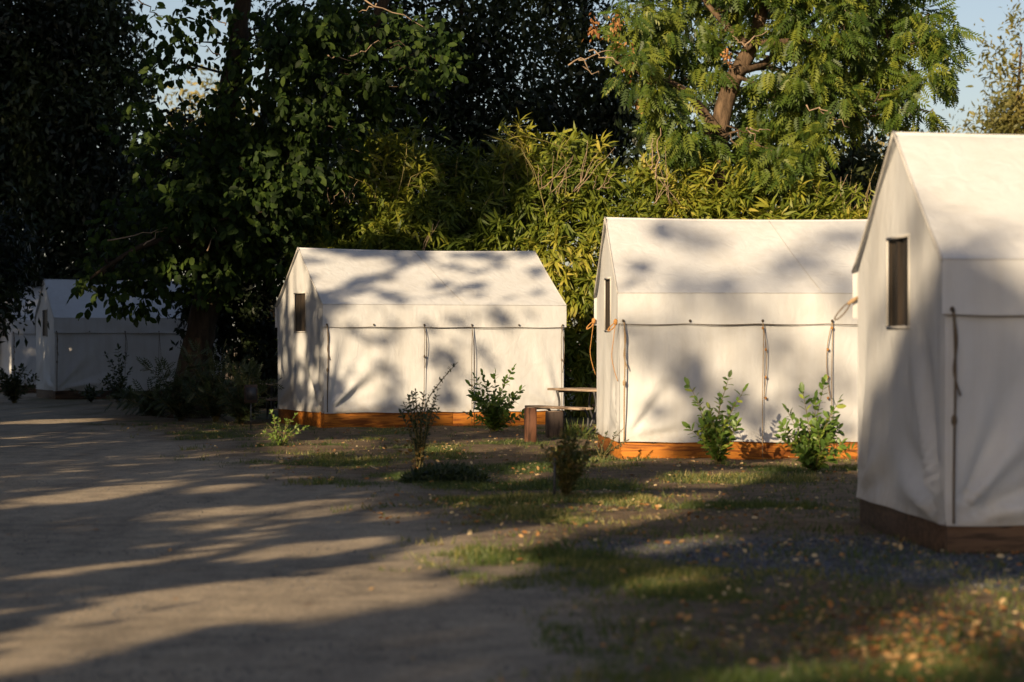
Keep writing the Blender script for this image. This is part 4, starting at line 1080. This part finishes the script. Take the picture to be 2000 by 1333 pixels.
# ------------------------------------------------------------------ picnic tables
def picnic_table(label, loc, rz):
    t = thing('picnic_table', label, 'table', loc, rz, 'picnic tables between the tents')
    Lt = 1.85
    for k in range(5):
        y = -.37 + k * .15; MB().box((-Lt / 2, y, .715), (Lt / 2, y + .142, .755), .006).build('top_plank', M['plank'], t, smooth=False)
    for s in (-1, 1):
        for k in range(2):
            y = s * .68 - .14 + k * .145; MB().box((-Lt / 2, y, .42), (Lt / 2, y + .138, .458), .006).build('bench_plank', M['plank'], t, smooth=False)
    for x in (-.62, .62):
        fr = MB()
        fr.tube(smooth_path([(x, -.80, .41), (x, -.55, .41), (x, -.46, .30), (x, -.42, .02), (x, 0, .0), (x, .42, .02), (x, .46, .30), (x, .55, .41), (x, .80, .41)], 40), .021, 7)
        fr.tube(smooth_path([(x, -.34, .70), (x, -.30, .45), (x, -.42, .12)], 12), .021, 7)
        fr.tube(smooth_path([(x, .34, .70), (x, .30, .45), (x, .42, .12)], 12), .021, 7)
        fr.tube([(x, -.36, .70), (x, .36, .70)], .02, 7)
        fr.build('frame', M['metal'], t)
    return t
ax = math.atan2(-.87, .48)
cb = np.array([.81, 40.8]); off = np.array([.87, .48]) * .68
picnic_table('weathered picnic table between the dappled tent and the sunlit tent', (cb[0] + off[0] - .02, cb[1] + off[1] + .3, 0), ax)
picnic_table('picnic table mostly hidden behind the left end of the dappled tent', (-4.25, 48.6, -.03), math.radians(12))

# ropes with orange ties hanging at the sunlit tent's corners, coil on the nearest tent
def corner_rope(label, tent_key, ly, z, mat, coil):
    tr, X0, dep, an, g0 = TENTS[tent_key]
    ca, sa = math.cos(an), math.sin(an)
    ex = np.array([ca, sa, 0]); ey = np.array([-sa, ca, 0]); p = np.array([X0, dep, g0]) + ey * ly - ex * .06 + np.array([0, 0, z])
    t = thing('rope_hank', label, 'rope', p)
    if coil:
        mb = MB(); mb.tube([( -.04 + .10 * math.sin(a) * .5 - .09 * (1 - math.cos(a)) * .5, .02 * math.sin(a * 2), -.07 * (1 - math.cos(a)) + .03 * math.sin(a)) for a in np.linspace(0, 6.28 * 2, 40)], .006, 5); mb.build('coil', M['rope_dark'], t)
        MB().tube([(.05, 0, .05), (.0, 0, .02), (-.04, 0, -.01)], [.012, .020, .014], 7).build('wrap', mat, t)
    else:
        MB().ball((0, -.02, 0), (.03, .03, .045)).build('knot', mat, t)
        MB().tube(smooth_path([(0, 0, .0), (-.08, -.02, -.07), (-.10, -.02, -.12), (-.03, 0, -.08), (0, 0, -.02)], 14), .009, 6).build('bow', mat, t)
        MB().tube(smooth_path([(0, 0, -.02), (-.03, -.01, -.25), (-.05, 0, -.45), (-.02, 0, -.62), (.03, .02, -.78)], 16), .0055, 6).build('rope_end', mat, t)
    return t
corner_rope('orange tied rope hanging at the back left corner of the sunlit tent', 3, W + .03, 1.86, M['rope_orange'], False)
corner_rope('short orange tied rope at the front left corner of the sunlit tent', 3, .12, 1.82, M['rope_orange'], False)
corner_rope('small coiled rope at the back left corner of the nearest tent', 4, W + .02, 1.93, M['rope'], True)

# ------------------------------------------------------------------ ground cover: grass, leaf litter, gravel
def scatter(n, mask, y0=10.5, y1=47):
    """points spread so that they look even in the picture"""
    inv = rng.uniform(1 / y1, 1 / y0, n * 3); yy = 1 / inv
    xx = rng.uniform(-.25, .25, n * 3) * yy
    p = mask(xx, yy); k = rng.random(n * 3) < p
    return xx[k][:n], yy[k][:n]
FOOT = []
for k_, (tr, X0, dep, an, g0) in TENTS.items(): FOOT.append((X0, dep, an))
def outside(x, y, m=.02):
    ok = np.ones(len(x), bool)
    for X0, dep, an in FOOT:
        a = (x - X0) * math.cos(an) + (y - dep) * math.sin(an); b = -(x - X0) * math.sin(an) + (y - dep) * math.cos(an)
        ok &= ~((a > -m) & (a < L + m) & (b > -m) & (b < W + m))
    return ok
gxs, gys = scatter(75000, lambda x, y: np.clip(green_mask(x, y) * 1.0 + .05 * (1 - road_mask(x, y)), 0, 1))
k = outside(gxs, gys); gxs, gys = gxs[k], gys[k]
n = len(gxs)
m = 3
P = np.stack([np.repeat(gxs, m) + rng.normal(0, .025, n * m), np.repeat(gys, m) + rng.normal(0, .03, n * m), np.zeros(n * m)], 1)
P[:, 2] = ground_z(P[:, 0], P[:, 1]) - .005
hgt = np.repeat(.025 + .05 * fbm(gxs * 1.5 + 2, gys * 1.2) ** 1.5 * rng.uniform(.6, 1.8, n) * (1 + .7 * (rng.random(n) < .05)) * .75, m)
D = unit(np.stack([rng.normal(0, .5, n * m), rng.normal(0, .5, n * m), np.ones(n * m)], 1))
Tg = (np.array([(0, -.07, 0), (0, .07, 0), (1, 0, 0)], float), np.array([(0, 1, 2)]))
V, F2, ti = inst(Tg, P, frames(D, rand_dirs(n * m) + np.array([0, -1.2, 0])), hgt * 1.4, np.clip(np.repeat(fbm(gxs * .8, gys * .8) * 1.1 - .1, m) + rng.normal(0, .18, n * m), 0, 1))
o = link('grass', np_mesh('grass', V, F2, ti), M['grass']); tag(o, 'short patchy grass on the earth between the tents', 'grass', kind='stuff')

def litter_mask(x, y):
    r = road_mask(x, y)
    c = np.clip((fbm(x * 1.1 + 60, y * .7) - .42) * 5, 0, 1)
    br = np.exp(-((x - 2.1) / .7) ** 2 - ((y - 12.6) / 1.6) ** 2)
    return np.clip(((1 - r) * (.14 + .6 * c) * np.clip((y - 9) / 14, .12, 1) + br + .003 * r) * np.clip((y - 6) / 18, .18, 1) + br * .45, 0, 1)
lx, ly = scatter(11000, litter_mask); k = outside(lx, ly); lx, ly = lx[k], ly[k]
n = len(lx)
P = np.stack([lx, ly, ground_z(lx, ly) + rng.uniform(.005, .03, n)], 1)
D = unit(np.stack([rng.normal(0, 1, n), rng.normal(0, 1, n), rng.normal(0, .25, n)], 1))
V, F2, ti = inst(T_oval(.6), P, frames(D, np.stack([rng.normal(0, .45, n), rng.normal(-.25, .45, n), np.ones(n)], 1)), rng.uniform(.02, .062, n), np.clip(rng.random(n) ** .8 + .1 - .35 * np.exp(-((lx - 2.1) / .8) ** 2 - ((ly - 12.6) / 2) ** 2), 0, 1))
o = link('leaf_litter', np_mesh('leaf_litter', V, F2, ti), M['dead_leaf']); tag(o, 'fallen tan and orange leaves scattered over the ground', 'leaves', kind='stuff')

px_, py_ = scatter(22000, lambda x, y: np.clip(gravel_mask(x, y) + .22 * np.clip((fbm(x * 2 + 80, y * 1.5) - .54) * 6, 0, 1), 0, 1), 10.5, 30); k = outside(px_, py_); px_, py_ = px_[k], py_[k]
n = len(px_)
To = (np.array([(1, 0, 0), (-1, 0, 0), (0, 1, 0), (0, -1, 0), (0, 0, .7), (0, 0, -.7)], float), np.array([(0, 2, 4), (2, 1, 4), (1, 3, 4), (3, 0, 4), (2, 0, 5), (1, 2, 5), (3, 1, 5), (0, 3, 5)]))
P = np.stack([px_, py_, ground_z(px_, py_) + .004], 1)
V, F2, ti = inst(To, P, frames(rand_dirs(n), rand_dirs(n)), rng.uniform(.005, .019, n) * (.45 + .55 * gravel_mask(px_, py_)), rng.random(n))
o = link('loose_gravel', np_mesh('loose_gravel', V, F2, ti, smooth=False), M['gravel']); tag(o, 'loose blue grey gravel stones by the nearest tent', 'gravel', kind='stuff')
